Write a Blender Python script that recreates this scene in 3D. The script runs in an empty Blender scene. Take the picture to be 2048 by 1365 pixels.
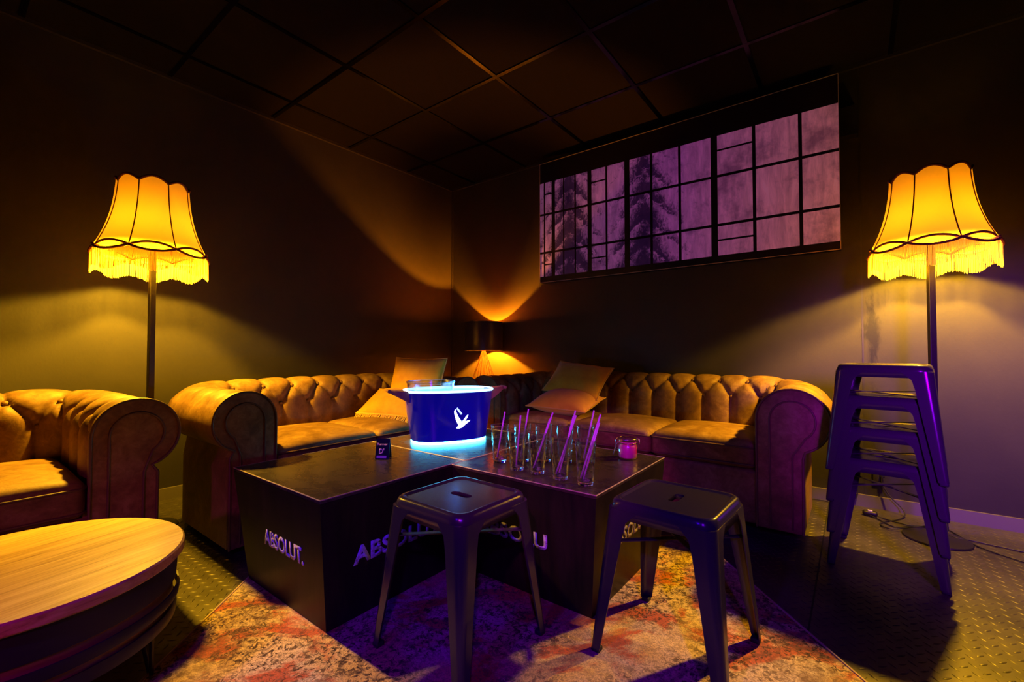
import bpy, bmesh, math, random
from mathutils import Vector, Matrix
random.seed(7)
PI = math.pi
R = math.radians
sc = bpy.context.scene
COL = sc.collection

# ------------------------------------------------------------------ camera, world, exposure
cam_d = bpy.data.cameras.new('camera')
cam_d.sensor_width = 36.0
cam_d.lens = 890.0 / 2048.0 * 36.0
cam_d.clip_start = 0.02
cam = bpy.data.objects.new('camera', cam_d)
COL.objects.link(cam)
cam.location = (0, 0, 0.9)
cam.rotation_euler = (R(90 + 1.32), 0, R(37.5))
sc.camera = cam

world = bpy.data.worlds.new('world')
sc.world = world
world.use_nodes = True
world.node_tree.nodes['Background'].inputs[0].default_value = (0.10, 0.045, 0.06, 1)
world.node_tree.nodes['Background'].inputs[1].default_value = 0.02

vs = sc.view_settings
sc.display_settings.display_device = 'sRGB'
vs.view_transform = 'Standard'
vs.look = 'None'
vs.exposure = 0.0
vs.gamma = 1.0
vs.use_curve_mapping = False
sc.cycles.use_denoising = True
sc.cycles.max_bounces = 14
sc.cycles.diffuse_bounces = 4
sc.cycles.transmission_bounces = 14
sc.cycles.transparent_max_bounces = 32
sc.cycles.sample_clamp_indirect = 3.0
sc.cycles.caustics_reflective = False
sc.cycles.caustics_refractive = False


def light(name, kind, loc, energy, color, **kw):
    d = bpy.data.lights.new(name, kind)
    d.energy = energy
    d.color = color
    for k, v in kw.items():
        if k not in ('aim',):
            setattr(d, k, v)
    o = bpy.data.objects.new(name, d)
    COL.objects.link(o)
    o.location = loc
    if 'aim' in kw:
        o.rotation_euler = (Vector(kw['aim']) - Vector(loc)).to_track_quat('-Z', 'Y').to_euler()
    return o


# coloured stage spots of the club, hung behind the camera
light('stage_spot_violet', 'SPOT', (0.75, -0.9, 1.9), 125, (0.17, 0.0, 1.0), aim=(-0.85, 1.05, 0.2),
      spot_size=R(41), spot_blend=0.6, shadow_soft_size=0.06)
light('stage_spot_purple', 'SPOT', (1.0, -0.2, 1.35), 560, (0.29, 0.0, 1.0), aim=(0.45, 2.9, 0.52),
      spot_size=R(31), spot_blend=0.5, shadow_soft_size=0.26)
light('stage_spot_blue', 'SPOT', (-0.5, -1.5, 2.35), 85, (0.05, 0.0, 1.0), aim=(-0.95, 1.15, 0.0),
      spot_size=R(40), spot_blend=0.7, shadow_soft_size=0.06)
light('stage_spot_pink', 'SPOT', (0.35, -1.1, 2.1), 165, (1.0, 0.06, 0.85), aim=(-1.02, 1.58, 0.50),
      spot_size=R(19), spot_blend=0.5, shadow_soft_size=0.05)
light('stage_spot_magenta', 'SPOT', (-0.35, -1.6, 1.2), 45, (0.75, 0.0, 0.75), aim=(-1.5, -0.12, 0.3),
      spot_size=R(30), spot_blend=0.8, shadow_soft_size=0.06)
WARM = (1.0, 0.53, 0.018)
DEEP = (1.0, 0.29, 0.005)
COOL = (0.02, 0.45, 1.0)

# ------------------------------------------------------------------ materials
M = {}


def principled(name, color=(0.5, 0.5, 0.5), rough=0.5, metal=0.0, spec=0.5, emit=None, estr=0.0, trans=0.0, ior=1.45,
               sheen=0.0, coat=0.0):
    m = bpy.data.materials.new(name)
    m.use_nodes = True
    b = m.node_tree.nodes['Principled BSDF']
    b.inputs['Base Color'].default_value = (*color, 1)
    b.inputs['Roughness'].default_value = rough
    b.inputs['Metallic'].default_value = metal
    b.inputs['Specular IOR Level'].default_value = spec
    b.inputs['IOR'].default_value = ior
    b.inputs['Transmission Weight'].default_value = trans
    b.inputs['Sheen Weight'].default_value = sheen
    b.inputs['Coat Weight'].default_value = coat
    if emit:
        b.inputs['Emission Color'].default_value = (*emit, 1)
        b.inputs['Emission Strength'].default_value = estr
    M[name] = m
    return m


class NT:
    """small helper to wire node trees"""
    def __init__(self, m):
        self.nt = m.node_tree
        self.b = self.nt.nodes.get('Principled BSDF')

    def n(self, typ, **kw):
        x = self.nt.nodes.new(typ)
        for k, v in kw.items():
            setattr(x, k, v)
        return x

    def link(self, a, b):
        self.nt.links.new(a, b)

    def coord(self, which='Object', scale=(1, 1, 1), rot=(0, 0, 0), loc=(0, 0, 0)):
        tc = self.n('ShaderNodeTexCoord')
        mp = self.n('ShaderNodeMapping')
        mp.inputs['Scale'].default_value = scale
        mp.inputs['Rotation'].default_value = rot
        mp.inputs['Location'].default_value = loc
        self.link(tc.outputs[which], mp.inputs['Vector'])
        return mp.outputs['Vector']

    def noise(self, vec, scale=5, detail=4, rough=0.55, dist=0.0):
        x = self.n('ShaderNodeTexNoise')
        x.inputs['Scale'].default_value = scale
        x.inputs['Detail'].default_value = detail
        x.inputs['Roughness'].default_value = rough
        x.inputs['Distortion'].default_value = dist
        self.link(vec, x.inputs['Vector'])
        return x.outputs['Fac']

    def ramp(self, fac, stops):
        x = self.n('ShaderNodeValToRGB')
        e = x.color_ramp.elements
        while len(e) < len(stops):
            e.new(0.5)
        for i, (p, c) in enumerate(stops):
            e[i].position = p
            e[i].color = (*c, 1) if len(c) == 3 else c
        self.link(fac, x.inputs['Fac'])
        return x.outputs['Color']

    def math(self, op, a, b=None, clamp=False):
        x = self.n('ShaderNodeMath', operation=op, use_clamp=clamp)
        for i, v in enumerate((a, b)):
            if v is None:
                continue
            if isinstance(v, (int, float)):
                x.inputs[i].default_value = v
            else:
                self.link(v, x.inputs[i])
        return x.outputs[0]

    def mix(self, fac, a, b, blend='MIX'):
        x = self.n('ShaderNodeMix', data_type='RGBA', blend_type=blend)
        for sock, v in ((x.inputs[0], fac), (x.inputs[6], a), (x.inputs[7], b)):
            if isinstance(v, (int, float)):
                sock.default_value = v
            elif isinstance(v, tuple):
                sock.default_value = (*v, 1)
            else:
                self.link(v, sock)
        return x.outputs[2]

    def bump(self, h, strength=0.3, dist=0.01):
        x = self.n('ShaderNodeBump')
        x.inputs['Strength'].default_value = strength
        x.inputs['Distance'].default_value = dist
        self.link(h, x.inputs['Height'])
        self.link(x.outputs['Normal'], self.b.inputs['Normal'])

    def base(self, c):
        self.link(c, self.b.inputs['Base Color'])

    def rough(self, v):
        self.link(v, self.b.inputs['Roughness'])


# painted walls: dark grey brown satin with faint roller texture
m = principled('wall_paint', (0.13, 0.105, 0.085), 0.55, spec=0.3)
t = NT(m)
v = t.coord()
t.base(t.ramp(t.noise(v, 2.2, 5), [(0.3, (0.031, 0.0255, 0.021)), (0.75, (0.045, 0.037, 0.030))]))
t.bump(t.noise(t.coord(scale=(1, 1, 0.6)), 90, 3), 0.12, 0.004)

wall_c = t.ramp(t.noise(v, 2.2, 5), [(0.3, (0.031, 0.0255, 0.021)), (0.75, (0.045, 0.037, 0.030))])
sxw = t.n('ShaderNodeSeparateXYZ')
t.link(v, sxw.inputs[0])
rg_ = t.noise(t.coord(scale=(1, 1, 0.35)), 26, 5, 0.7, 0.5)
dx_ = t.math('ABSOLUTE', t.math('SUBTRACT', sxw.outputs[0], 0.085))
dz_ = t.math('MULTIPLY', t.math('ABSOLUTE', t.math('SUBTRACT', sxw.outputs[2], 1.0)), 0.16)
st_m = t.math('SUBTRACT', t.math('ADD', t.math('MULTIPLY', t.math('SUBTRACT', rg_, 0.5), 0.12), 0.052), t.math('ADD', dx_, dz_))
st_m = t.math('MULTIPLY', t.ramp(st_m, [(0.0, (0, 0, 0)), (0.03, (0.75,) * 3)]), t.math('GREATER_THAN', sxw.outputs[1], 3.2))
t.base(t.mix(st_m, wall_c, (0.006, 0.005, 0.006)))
m = principled('ceiling_tile', (0.012, 0.0095, 0.008), 0.9, spec=0.0)
t = NT(m)
t.bump(t.noise(t.coord(), 160, 2), 0.25, 0.003)
principled('ceiling_bar', (0.05, 0.04, 0.03), 0.16, metal=1.0)
principled('dark_trim', (0.03, 0.024, 0.022), 0.45)

m = principled('baseboard_paint', (0.16, 0.135, 0.13), 0.4)

m = principled('floor_plate', (0.20, 0.17, 0.135), 0.42, metal=0.35, spec=0.4)
t = NT(m)
v = t.coord()
t.base(t.ramp(t.noise(v, 3.5, 6, 0.65), [(0.3, (0.055, 0.046, 0.036)), (0.7, (0.115, 0.095, 0.075))]))
t.rough(t.ramp(t.noise(v, 9, 5), [(0.3, (0.36,) * 3), (0.7, (0.55,) * 3)]))
t.bump(t.noise(v, 120, 2), 0.08, 0.002)
principled('floor_seam', (0.01, 0.01, 0.01), 0.7)

# worn brown leather / suede
m = principled('sofa_leather', (0.30, 0.16, 0.06), 0.5, spec=0.3)
t = NT(m)
v = t.coord()
n1 = t.noise(v, 6, 8, 0.65, 0.6)
n2 = t.noise(v, 28, 6, 0.7, 0.8)
f = t.math('ADD', t.math('MULTIPLY', n1, 0.6), t.math('MULTIPLY', n2, 0.4))
t.base(t.ramp(f, [(0.34, (0.115, 0.052, 0.020)), (0.50, (0.24, 0.125, 0.048)), (0.66, (0.40, 0.235, 0.10))]))
t.rough(t.ramp(n2, [(0.3, (0.42,) * 3), (0.7, (0.62,) * 3)]))
t.bump(t.noise(v, 70, 6, 0.7, 0.5), 0.22, 0.006)
m = principled('sofa_piping', (0.15, 0.08, 0.035), 0.5)
principled('foot_wood', (0.03, 0.02, 0.015), 0.4)

m = principled('pillow_orange', (0.72, 0.42, 0.13), 0.85, spec=0.2, sheen=0.3)
t = NT(m)
v = t.coord()
t.base(t.ramp(t.noise(v, 14, 5), [(0.3, (0.84, 0.38, 0.018)), (0.7, (0.97, 0.52, 0.035))]))
t.bump(t.noise(v, 60, 5, 0.6, 1.2), 0.35, 0.008)
principled('pillow_fringe', (0.88, 0.52, 0.10), 0.85)

# lacquered black boxes, worn
m = principled('box_black', (0.018, 0.013, 0.011), 0.42, spec=0.3)
t = NT(m)
v = t.coord(scale=(1, 1, 0.15))
t.base(t.ramp(t.noise(v, 26, 6, 0.7), [(0.35, (0.007, 0.005, 0.005)), (0.75, (0.024, 0.016, 0.010))]))
m = principled('box_top_black', (0.03, 0.022, 0.018), 0.3, spec=0.55)
t = NT(m)
v = t.coord()
n1 = t.noise(v, 5, 8, 0.7, 0.8)
n2 = t.noise(v, 180, 3, 0.7)
t.base(t.ramp(n1, [(0.35, (0.030, 0.022, 0.017)), (0.7, (0.070, 0.052, 0.033))]))
t.rough(t.ramp(n1, [(0.3, (0.24,) * 3), (0.7, (0.31,) * 3)]))
t.bump(n2, 0.06, 0.001)
principled('box_edge', (0.62, 0.50, 0.32), 0.35, metal=0.3)
m = principled('letter_lit_violet', (0.80, 0.78, 0.85), 0.55)
t = NT(m)
t.base(t.ramp(t.noise(t.coord(), 60, 5, 0.7), [(0.32, (0.12, 0.10, 0.13)), (0.5, (0.50, 0.40, 0.95))]))  # white lettering with the violet light put into its colour

m = principled('stool_metal', (0.042, 0.034, 0.042), 0.22, metal=0.15, spec=0.6)
t = NT(m)
t.bump(t.noise(t.coord(), 240, 2), 0.05, 0.001)
principled('rubber', (0.015, 0.015, 0.016), 0.7)

# fabric of the floor lamp shades: light passes through
m = principled('shade_fabric', (0.95, 0.62, 0.16), 0.9, spec=0.1)
t = NT(m)
tr = t.n('ShaderNodeBsdfTranslucent')
tr.inputs['Color'].default_value = (1.0, 0.62, 0.12, 1)
mx = t.n('ShaderNodeMixShader')
mx.inputs[0].default_value = 0.62
out = t.nt.nodes['Material Output']
t.link(t.b.outputs[0], mx.inputs[1])
t.link(tr.outputs[0], mx.inputs[2])
t.link(mx.outputs[0], out.inputs['Surface'])
m = principled('fringe_thread', (0.95, 0.72, 0.22), 0.9, spec=0.1)
t = NT(m)
tr = t.n('ShaderNodeBsdfTranslucent')
tr.inputs['Color'].default_value = (1.0, 0.74, 0.16, 1)
mx = t.n('ShaderNodeMixShader')
mx.inputs[0].default_value = 0.5
out = t.nt.nodes['Material Output']
t.link(t.b.outputs[0], mx.inputs[1])
t.link(tr.outputs[0], mx.inputs[2])
t.link(mx.outputs[0], out.inputs['Surface'])
principled('braid', (0.16, 0.035, 0.012), 0.8)
principled('lamp_black', (0.025, 0.02, 0.018), 0.4, metal=0.3)
m = principled('bulb_glow', (1, 0.8, 0.5), 0.4, emit=(1.0, 0.62, 0.18), estr=14)
t = NT(m)                               # frosted bulb: most of the light passes its glass
tr = t.n('ShaderNodeBsdfTransparent')
mx = t.n('ShaderNodeMixShader')
mx.inputs[0].default_value = 0.8
out = t.nt.nodes['Material Output']
t.link(t.b.outputs[0], mx.inputs[1])
t.link(tr.outputs[0], mx.inputs[2])
t.link(mx.outputs[0], out.inputs['Surface'])
principled('copper_inner', (0.95, 0.45, 0.18), 0.25, metal=0.9)
principled('drum_outer', (0.03, 0.022, 0.03), 0.3, spec=0.6)
principled('copper_wire', (0.95, 0.55, 0.25), 0.3, metal=0.8)

principled('cable_black', (0.02, 0.018, 0.016), 0.45)
principled('plug_white', (0.6, 0.55, 0.5), 0.5)

# table with wooden top
m = principled('wood_top', (0.55, 0.28, 0.08), 0.42, spec=0.4)
t = NT(m)
v = t.coord(scale=(1.6, 30, 30))
n1 = t.noise(v, 1.6, 8, 0.65, 0.7)
n2 = t.noise(t.coord(scale=(5, 110, 60)), 2.0, 4, 0.6)
f = t.math('ADD', t.math('MULTIPLY', n1, 0.7), t.math('MULTIPLY', n2, 0.3))
t.base(t.ramp(f, [(0.34, (0.36, 0.15, 0.03)), (0.46, (0.72, 0.43, 0.09)), (0.64, (0.92, 0.66, 0.18))]))
t.bump(f, 0.12, 0.003)
principled('wood_liner', (0.30, 0.15, 0.06), 0.5)
principled('band_black', (0.025, 0.022, 0.024), 0.45, metal=0.2)

principled('bucket_blue', (0.012, 0.015, 0.42), 0.18, spec=0.6, coat=0.3, emit=(0.0, 0.0, 0.6), estr=0.16)
principled('led_cyan', (0.6, 0.9, 1.0), 0.4, emit=(0.05, 0.60, 1.0), estr=42.0)
principled('rim_glow', (0.8, 0.95, 1.0), 0.4, emit=(0.42, 0.82, 1.0), estr=2.2)
principled('liner_glow', (0.8, 0.95, 1.0), 0.4, emit=(0.20, 0.62, 1.0), estr=0.9)
principled('logo_glow', (0.9, 1.0, 1.0), 0.4, emit=(0.72, 0.95, 1.0), estr=3.0)
principled('bucket_copper', (0.62, 0.32, 0.24), 0.4, metal=0.25)
principled('glass', (1, 1, 1), 0.02, trans=1.0, ior=1.48)


def thin_glass(name, rough, tint, blend, amount, emboss=0.0):
    # one thin wall: light passes straight through, edges mirror
    m_ = principled(name, tint, rough)
    t_ = NT(m_)
    tr_n = t_.n('ShaderNodeBsdfTransparent')
    tr_n.inputs['Color'].default_value = (*tint, 1)
    gl_n = t_.n('ShaderNodeBsdfGlossy')
    gl_n.inputs['Roughness'].default_value = rough
    if emboss:
        vo_n = t_.n('ShaderNodeTexVoronoi', feature='SMOOTH_F1')
        vo_n.inputs['Scale'].default_value = 85
        t_.link(t_.coord(scale=(1, 1, 0.45)), vo_n.inputs['Vector'])
        bp_n = t_.n('ShaderNodeBump')
        bp_n.inputs['Strength'].default_value = 0.8
        bp_n.inputs['Distance'].default_value = emboss
        t_.link(vo_n.outputs['Distance'], bp_n.inputs['Height'])
        t_.link(bp_n.outputs['Normal'], gl_n.inputs['Normal'])
    lw = t_.n('ShaderNodeLayerWeight')
    lw.inputs['Blend'].default_value = blend
    fac = t_.math('MULTIPLY', lw.outputs['Facing'], amount)
    fac = t_.math('ADD', fac, 0.10, clamp=True)
    mx_n = t_.n('ShaderNodeMixShader')
    t_.link(fac, mx_n.inputs[0])
    t_.link(tr_n.outputs[0], mx_n.inputs[1])
    t_.link(gl_n.outputs[0], mx_n.inputs[2])
    t_.link(mx_n.outputs[0], t_.nt.nodes['Material Output'].inputs['Surface'])


thin_glass('thin_glass', 0.16, (0.97, 0.97, 0.97), 0.5, 1.0, emboss=0.006)
thin_glass('clear_plastic', 0.18, (0.86, 0.95, 1.0), 0.5, 0.9)
thin_glass('jar_glass', 0.12, (0.97, 0.95, 0.96), 0.4, 0.7, emboss=0.003)
principled('frosted_glass', (0.82, 0.94, 1.0), 0.12, trans=0.92, ior=1.3)
m = principled('straw_pink', (0.97, 0.55, 0.92), 0.35, spec=0.5)
principled('jar_pink', (0.95, 0.03, 0.42), 0.35, spec=0.5)
principled('wire_steel', (0.75, 0.70, 0.68), 0.25, metal=1.0)
principled('card_black', (0.012, 0.010, 0.012), 0.4)
principled('card_pink', (0.95, 0.55, 0.72), 0.5)

# faded rug
m = principled('rug_wool', (0.6, 0.5, 0.36), 0.95, spec=0.1)
t = NT(m)
v = t.coord()
nz = t.n('ShaderNodeTexNoise')
nz.inputs['Scale'].default_value = 9
nz.inputs['Detail'].default_value = 5
t.link(v, nz.inputs['Vector'])
dv = t.n('ShaderNodeVectorMath', operation='MULTIPLY_ADD')
t.link(nz.outputs['Color'], dv.inputs[0])
dv.inputs[1].default_value = (0.16, 0.16, 0.0)
t.link(v, dv.inputs[2])
v2 = dv.outputs[0]
patch = t.noise(v, 1.7, 3, 0.5)
yel = t.noise(t.coord(loc=(5, 3, 1)), 3.2, 4, 0.6)
red = t.noise(t.coord(loc=(2, 7, 4), scale=(1, 1.6, 1)), 4.0, 6, 0.65, 0.5)
speck = t.noise(v, 62, 5, 0.75, 0.6)
reg = t.noise(t.coord(loc=(9, 1, 2)), 3.6, 3, 0.5)
c = t.ramp(yel, [(0.38, (0.80, 0.63, 0.44)), (0.60, (0.80, 0.55, 0.18))])
c = t.mix(t.ramp(red, [(0.50, (0, 0, 0)), (0.58, (0.9,) * 3)]), c, (0.62, 0.10, 0.04))
vo = t.n('ShaderNodeTexVoronoi', feature='DISTANCE_TO_EDGE')
vo.inputs['Scale'].default_value = 6.5
t.link(v2, vo.inputs['Vector'])
line = t.ramp(vo.outputs['Distance'], [(0.010, (1, 1, 1)), (0.035, (0, 0, 0))])
lm = t.math('MULTIPLY', line, t.ramp(reg, [(0.42, (0, 0, 0)), (0.55, (0.6,) * 3)]))
c = t.mix(lm, c, (0.07, 0.055, 0.06))
sm = t.math('MULTIPLY', t.ramp(speck, [(0.50, (0, 0, 0)), (0.56, (1, 1, 1))]), t.ramp(reg, [(0.38, (0.22,) * 3), (0.54, (1, 1, 1))]))
c = t.mix(sm, c, (0.05, 0.032, 0.03))
# darker border bands parallel to the long edges
sx = t.n('ShaderNodeSeparateXYZ')
t.link(v, sx.inputs[0])
ax = t.math('ABSOLUTE', sx.outputs[0])
bd = t.ramp(ax, [(0.0, (0, 0, 0)), (0.74, (0, 0, 0)), (0.78, (0.55,) * 3), (0.92, (0.55,) * 3), (0.94, (0.1,) * 3)])
bm_ = t.math('MULTIPLY', bd, t.ramp(t.noise(v, 22, 5, 0.7, 1.0), [(0.40, (0.1,) * 3), (0.56, (1, 1, 1))]))
c = t.mix(bm_, c, (0.13, 0.06, 0.05))
t.base(t.mix(t.ramp(t.noise(v, 210, 3, 0.7), [(0.42, (0, 0, 0)), (0.64, (0.65,) * 3)]), c, (0.20, 0.13, 0.09)))
t.bump(t.math('ADD', t.noise(v, 300, 3), t.math('MULTIPLY', speck, 0.8)), 0.5, 0.006)
principled('rug_edge', (0.52, 0.36, 0.24), 0.9)

# printed picture behind glass: an old factory window, with a dim glow put into its colour
principled('picture_frame', (0.012, 0.009, 0.011), 0.25, spec=0.6)
principled('picture_edge', (0.55, 0.42, 0.36), 0.35)
m = principled('picture_bar', (0.014, 0.008, 0.014), 0.35, spec=0.5)
m = principled('picture_pane', (0.5, 0.4, 0.5), 0.30, spec=0.6)
t = NT(m)
v = t.coord()
sx = t.n('ShaderNodeSeparateXYZ')
t.link(v, sx.inputs[0])
X, Z = sx.outputs[0], sx.outputs[2]


def tree_mask(xc, w0, w1, seed):
    # spruce outline: wider towards the bottom, ragged twigs
    rag = t.noise(t.coord(loc=(seed, 0, seed * 2), scale=(1, 1, 1.4)), 11, 6, 0.75, 1.0)
    fine = t.noise(t.coord(loc=(seed, 1, seed), scale=(1.0, 1, 0.5)), 42, 4, 0.7, 1.5)
    k = t.math('ABSOLUTE', t.math('SUBTRACT', X, xc))
    w = t.math('ADD', t.math('MULTIPLY', Z, (w1 - w0) / 1.0), w0)
    # drooping tiers of branches
    br_ = t.math('FRACT', t.math('ADD', t.math('MULTIPLY', t.math('ADD', Z, t.math('MULTIPLY', k, 0.9)), 5.3), t.math('MULTIPLY', rag, 1.4)))
    s = t.math('SUBTRACT', t.math('MULTIPLY', w, t.math('SUBTRACT', 1.15, t.math('MULTIPLY', br_, 0.75))), k)
    s = t.math('ADD', s, t.math('MULTIPLY', t.math('SUBTRACT', rag, 0.5), 0.55))
    s = t.math('ADD', s, t.math('MULTIPLY', t.math('SUBTRACT', fine, 0.5), 0.50))
    return t.ramp(s, [(-0.0, (0, 0, 0)), (0.14, (1, 1, 1))])


tm = t.math('MAXIMUM', tree_mask(-0.76, 0.27, 0.14, 1.3), tree_mask(-0.12, 0.24, 0.10, 4.1), clamp=True)
streak = t.noise(t.coord(scale=(15, 1, 2.6)), 1.6, 7, 0.72, 0.5)
blotch = t.noise(t.coord(), 3.4, 5, 0.7)
sky = t.ramp(streak, [(0.30, (0.42, 0.32, 0.37)), (0.66, (0.88, 0.70, 0.74))])
sky = t.mix(t.ramp(blotch, [(0.50, (0, 0, 0)), (0.66, (0.7,) * 3)]), sky, (0.15, 0.10, 0.18))
base = t.mix(t.math('MULTIPLY', tm, 0.92), sky, (0.022, 0.016, 0.055))
t.base(base)
gl = t.ramp(t.math('ADD', t.math('MULTIPLY', X, 0.45), 0.5), [(0.0, (0.28, 0.09, 0.32)), (0.55, (0.33, 0.05, 0.44)), (1.0, (0.62, 0.20, 0.24))])  # glow tint: floor lamp's warm light put in towards the right end
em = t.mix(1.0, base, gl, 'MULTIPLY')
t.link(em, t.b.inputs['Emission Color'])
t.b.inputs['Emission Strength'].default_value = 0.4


# ------------------------------------------------------------------ geometry helpers
class MB:
    def __init__(self):
        self.v, self.f, self.mi = [], [], []

    def add(self, verts, faces, mi=0, mat=None):
        o = len(self.v)
        if mat is not None:
            verts = [mat @ Vector(p) for p in verts]
        self.v += [tuple(p) for p in verts]
        self.f += [tuple(i + o for i in fc) for fc in faces]
        self.mi += [mi] * len(faces)
        return self

    def grid(self, rows, close_u=False, close_v=False, mi=0, mat=None, flip=False):
        nr, nc = len(rows), len(rows[0])
        fs = []
        for i in range(nr if close_v else nr - 1):
            for j in range(nc if close_u else nc - 1):
                a, b = i * nc + j, i * nc + (j + 1) % nc
                c, d = ((i + 1) % nr) * nc + (j + 1) % nc, ((i + 1) % nr) * nc + j
                fs.append((d, c, b, a) if flip else (a, b, c, d))
        return self.add([p for r in rows for p in r], fs, mi, mat)

    def box(self, lo, hi, mi=0, mat=None):
        x0, y0, z0 = lo
        x1, y1, z1 = hi
        vs_ = [(x0, y0, z0), (x1, y0, z0), (x1, y1, z0), (x0, y1, z0), (x0, y0, z1), (x1, y0, z1), (x1, y1, z1), (x0, y1, z1)]
        return self.add(vs_, [(0, 3, 2, 1), (4, 5, 6, 7), (0, 1, 5, 4), (1, 2, 6, 5), (2, 3, 7, 6), (3, 0, 4, 7)], mi, mat)

    def rbox(self, c, size, r, n=8, crown=0.0, mat=None, mi=0):
        h = [s / 2 for s in size]
        r = min(r, min(h) * 0.999)
        vs_, fs, idx = [], [], {}

        def pt(q):
            k = tuple(round(a, 6) for a in q)
            if k in idx:
                return idx[k]
            inner = [max(-(h[a] - r), min(h[a] - r, q[a])) for a in range(3)]
            d = Vector([q[a] - inner[a] for a in range(3)])
            d = d.normalized() * r
            p = [inner[a] + d[a] for a in range(3)]
            if crown:
                w = (1 - (p[0] / h[0]) ** 2) * (1 - (p[1] / h[1]) ** 2)
                if p[2] > 0:
                    p[2] += crown * max(w, 0) ** 0.7
            idx[k] = len(vs_)
            vs_.append((c[0] + p[0], c[1] + p[1], c[2] + p[2]))
            return idx[k]
        # denser sampling towards the edges
        ts = []
        for a in range(3):
            e = [-h[a] + r * (1 - math.cos(i / 4 * PI / 2)) for i in range(5)]
            mid = [-(h[a] - r) + (2 * (h[a] - r)) * i / n for i in range(1, n)]
            ts.append(e + mid + [-x for x in reversed(e)])
        for ax in range(3):
            u, w = [(1, 2), (2, 0), (0, 1)][ax]
            for sgn in (-1, 1):
                for i in range(len(ts[u]) - 1):
                    for j in range(len(ts[w]) - 1):
                        q = []
                        for (aa, bb) in ((i, j), (i + 1, j), (i + 1, j + 1), (i, j + 1)):
                            p = [0, 0, 0]
                            p[ax] = sgn * h[ax]
                            p[u] = ts[u][aa]
                            p[w] = ts[w][bb]
                            q.append(pt(p))
                        if sgn < 0:
                            q.reverse()
                        if len(set(q)) >= 3:
                            fs.append(tuple(dict.fromkeys(q)))
        return self.add(vs_, fs, mi, mat)

    def tube(self, pts, r, n=8, closed=False, mi=0, mat=None, caps=True):
        pts = [Vector(p) for p in pts]
        N = len(pts)
        rad = r if isinstance(r, (list, tuple)) else [r] * N
        rows = []
        prev = None
        for i in range(N):
            if closed:
                d = pts[(i + 1) % N] - pts[i - 1]
            else:
                d = pts[min(i + 1, N - 1)] - pts[max(i - 1, 0)]
            d = d.normalized() if d.length > 1e-9 else Vector((0, 0, 1))
            if prev is None:
                a = Vector((0, 0, 1)) if abs(d.z) < 0.9 else Vector((1, 0, 0))
                nx = d.cross(a).normalized()
            else:
                nx = (prev - d * prev.dot(d)).normalized()
            prev = nx
            ny = d.cross(nx)
            rows.append([pts[i] + (nx * math.cos(2 * PI * k / n) + ny * math.sin(2 * PI * k / n)) * rad[i] for k in range(n)])
        o = len(self.v)
        self.grid(rows, close_u=True, close_v=closed, mi=mi, mat=mat)
        if caps and not closed:
            self.f.append(tuple(o + k for k in reversed(range(n))))
            self.f.append(tuple(o + (N - 1) * n + k for k in range(n)))
            self.mi += [mi, mi]
        return self

    def lathe(self, prof, n=32, mi=0, mat=None, close=False):
        rows = [[(r * math.cos(2 * PI * k / n), r * math.sin(2 * PI * k / n), z) for k in range(n)] for r, z in prof]
        return self.grid(rows, close_u=True, close_v=close, mi=mi, mat=mat)

    def disc(self, r, z, n=32, up=True, mi=0, mat=None):
        vs_ = [(r * math.cos(2 * PI * k / n), r * math.sin(2 * PI * k / n), z) for k in range(n)]
        return self.add(vs_, [tuple(range(n)) if up else tuple(reversed(range(n)))], mi, mat)

    def prism(self, outline, lo, hi, mi=0, mat=None, plane='xz'):
        """closed outline (2d) extruded along the third axis from lo to hi"""
        def p3(p, k):
            return (p[0], k, p[1]) if plane == 'xz' else (p[0], p[1], k) if plane == 'xy' else (k, p[0], p[1])
        n = len(outline)
        vs_ = [p3(p, lo) for p in outline] + [p3(p, hi) for p in outline]
        fs = [tuple(range(n)), tuple(reversed(range(n, 2 * n)))]
        fs += [(i, i + n, (i + 1) % n + n, (i + 1) % n) for i in range(n)]
        return self.add(vs_, fs, mi, mat)

    def build(self, name, mats, parent=None, smooth=True, auto=40, fixn=True, weld=False):
        me = bpy.data.meshes.new(name)
        me.from_pydata(self.v, [], self.f)
        if not isinstance(mats, (list, tuple)):
            mats = [mats]
        for m_ in mats:
            me.materials.append(m_)
        me.polygons.foreach_set('material_index', self.mi)
        if fixn or weld:
            b = bmesh.new()
            b.from_mesh(me)
            if weld:
                bmesh.ops.remove_doubles(b, verts=b.verts, dist=1e-5)
            if fixn:
                bmesh.ops.recalc_face_normals(b, faces=b.faces)
            b.to_mesh(me)
            b.free()
        if smooth:
            me.polygons.foreach_set('use_smooth', [True] * len(me.polygons))
            if auto < 180:
                me.set_sharp_from_angle(angle=R(auto))
        me.update()
        o = bpy.data.objects.new(name, me)
        COL.objects.link(o)
        if parent:
            o.parent = parent
        return o


def bevel_mod(o, w, seg=2):
    md = o.modifiers.new('bevel', 'BEVEL')
    md.width = w
    md.segments = seg
    md.limit_method = 'ANGLE'
    md.angle_limit = R(40)
    return o


def tag(o, label, cat, group=None, kind=None):
    o['label'] = label
    o['category'] = cat
    if group:
        o['group'] = group
    if kind:
        o['kind'] = kind
    return o


def thing(name, label, cat, loc=(0, 0, 0), rotz=0.0, group=None):
    o = bpy.data.objects.new(name, None)
    o.empty_display_size = 0.1
    COL.objects.link(o)
    o.location = loc
    o.rotation_euler = (0, 0, rotz)
    return tag(o, label, cat, group)


def struct(name, mb, mats, **kw):
    o = mb.build(name, mats, **kw)
    o['kind'] = 'structure'
    return o


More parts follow.
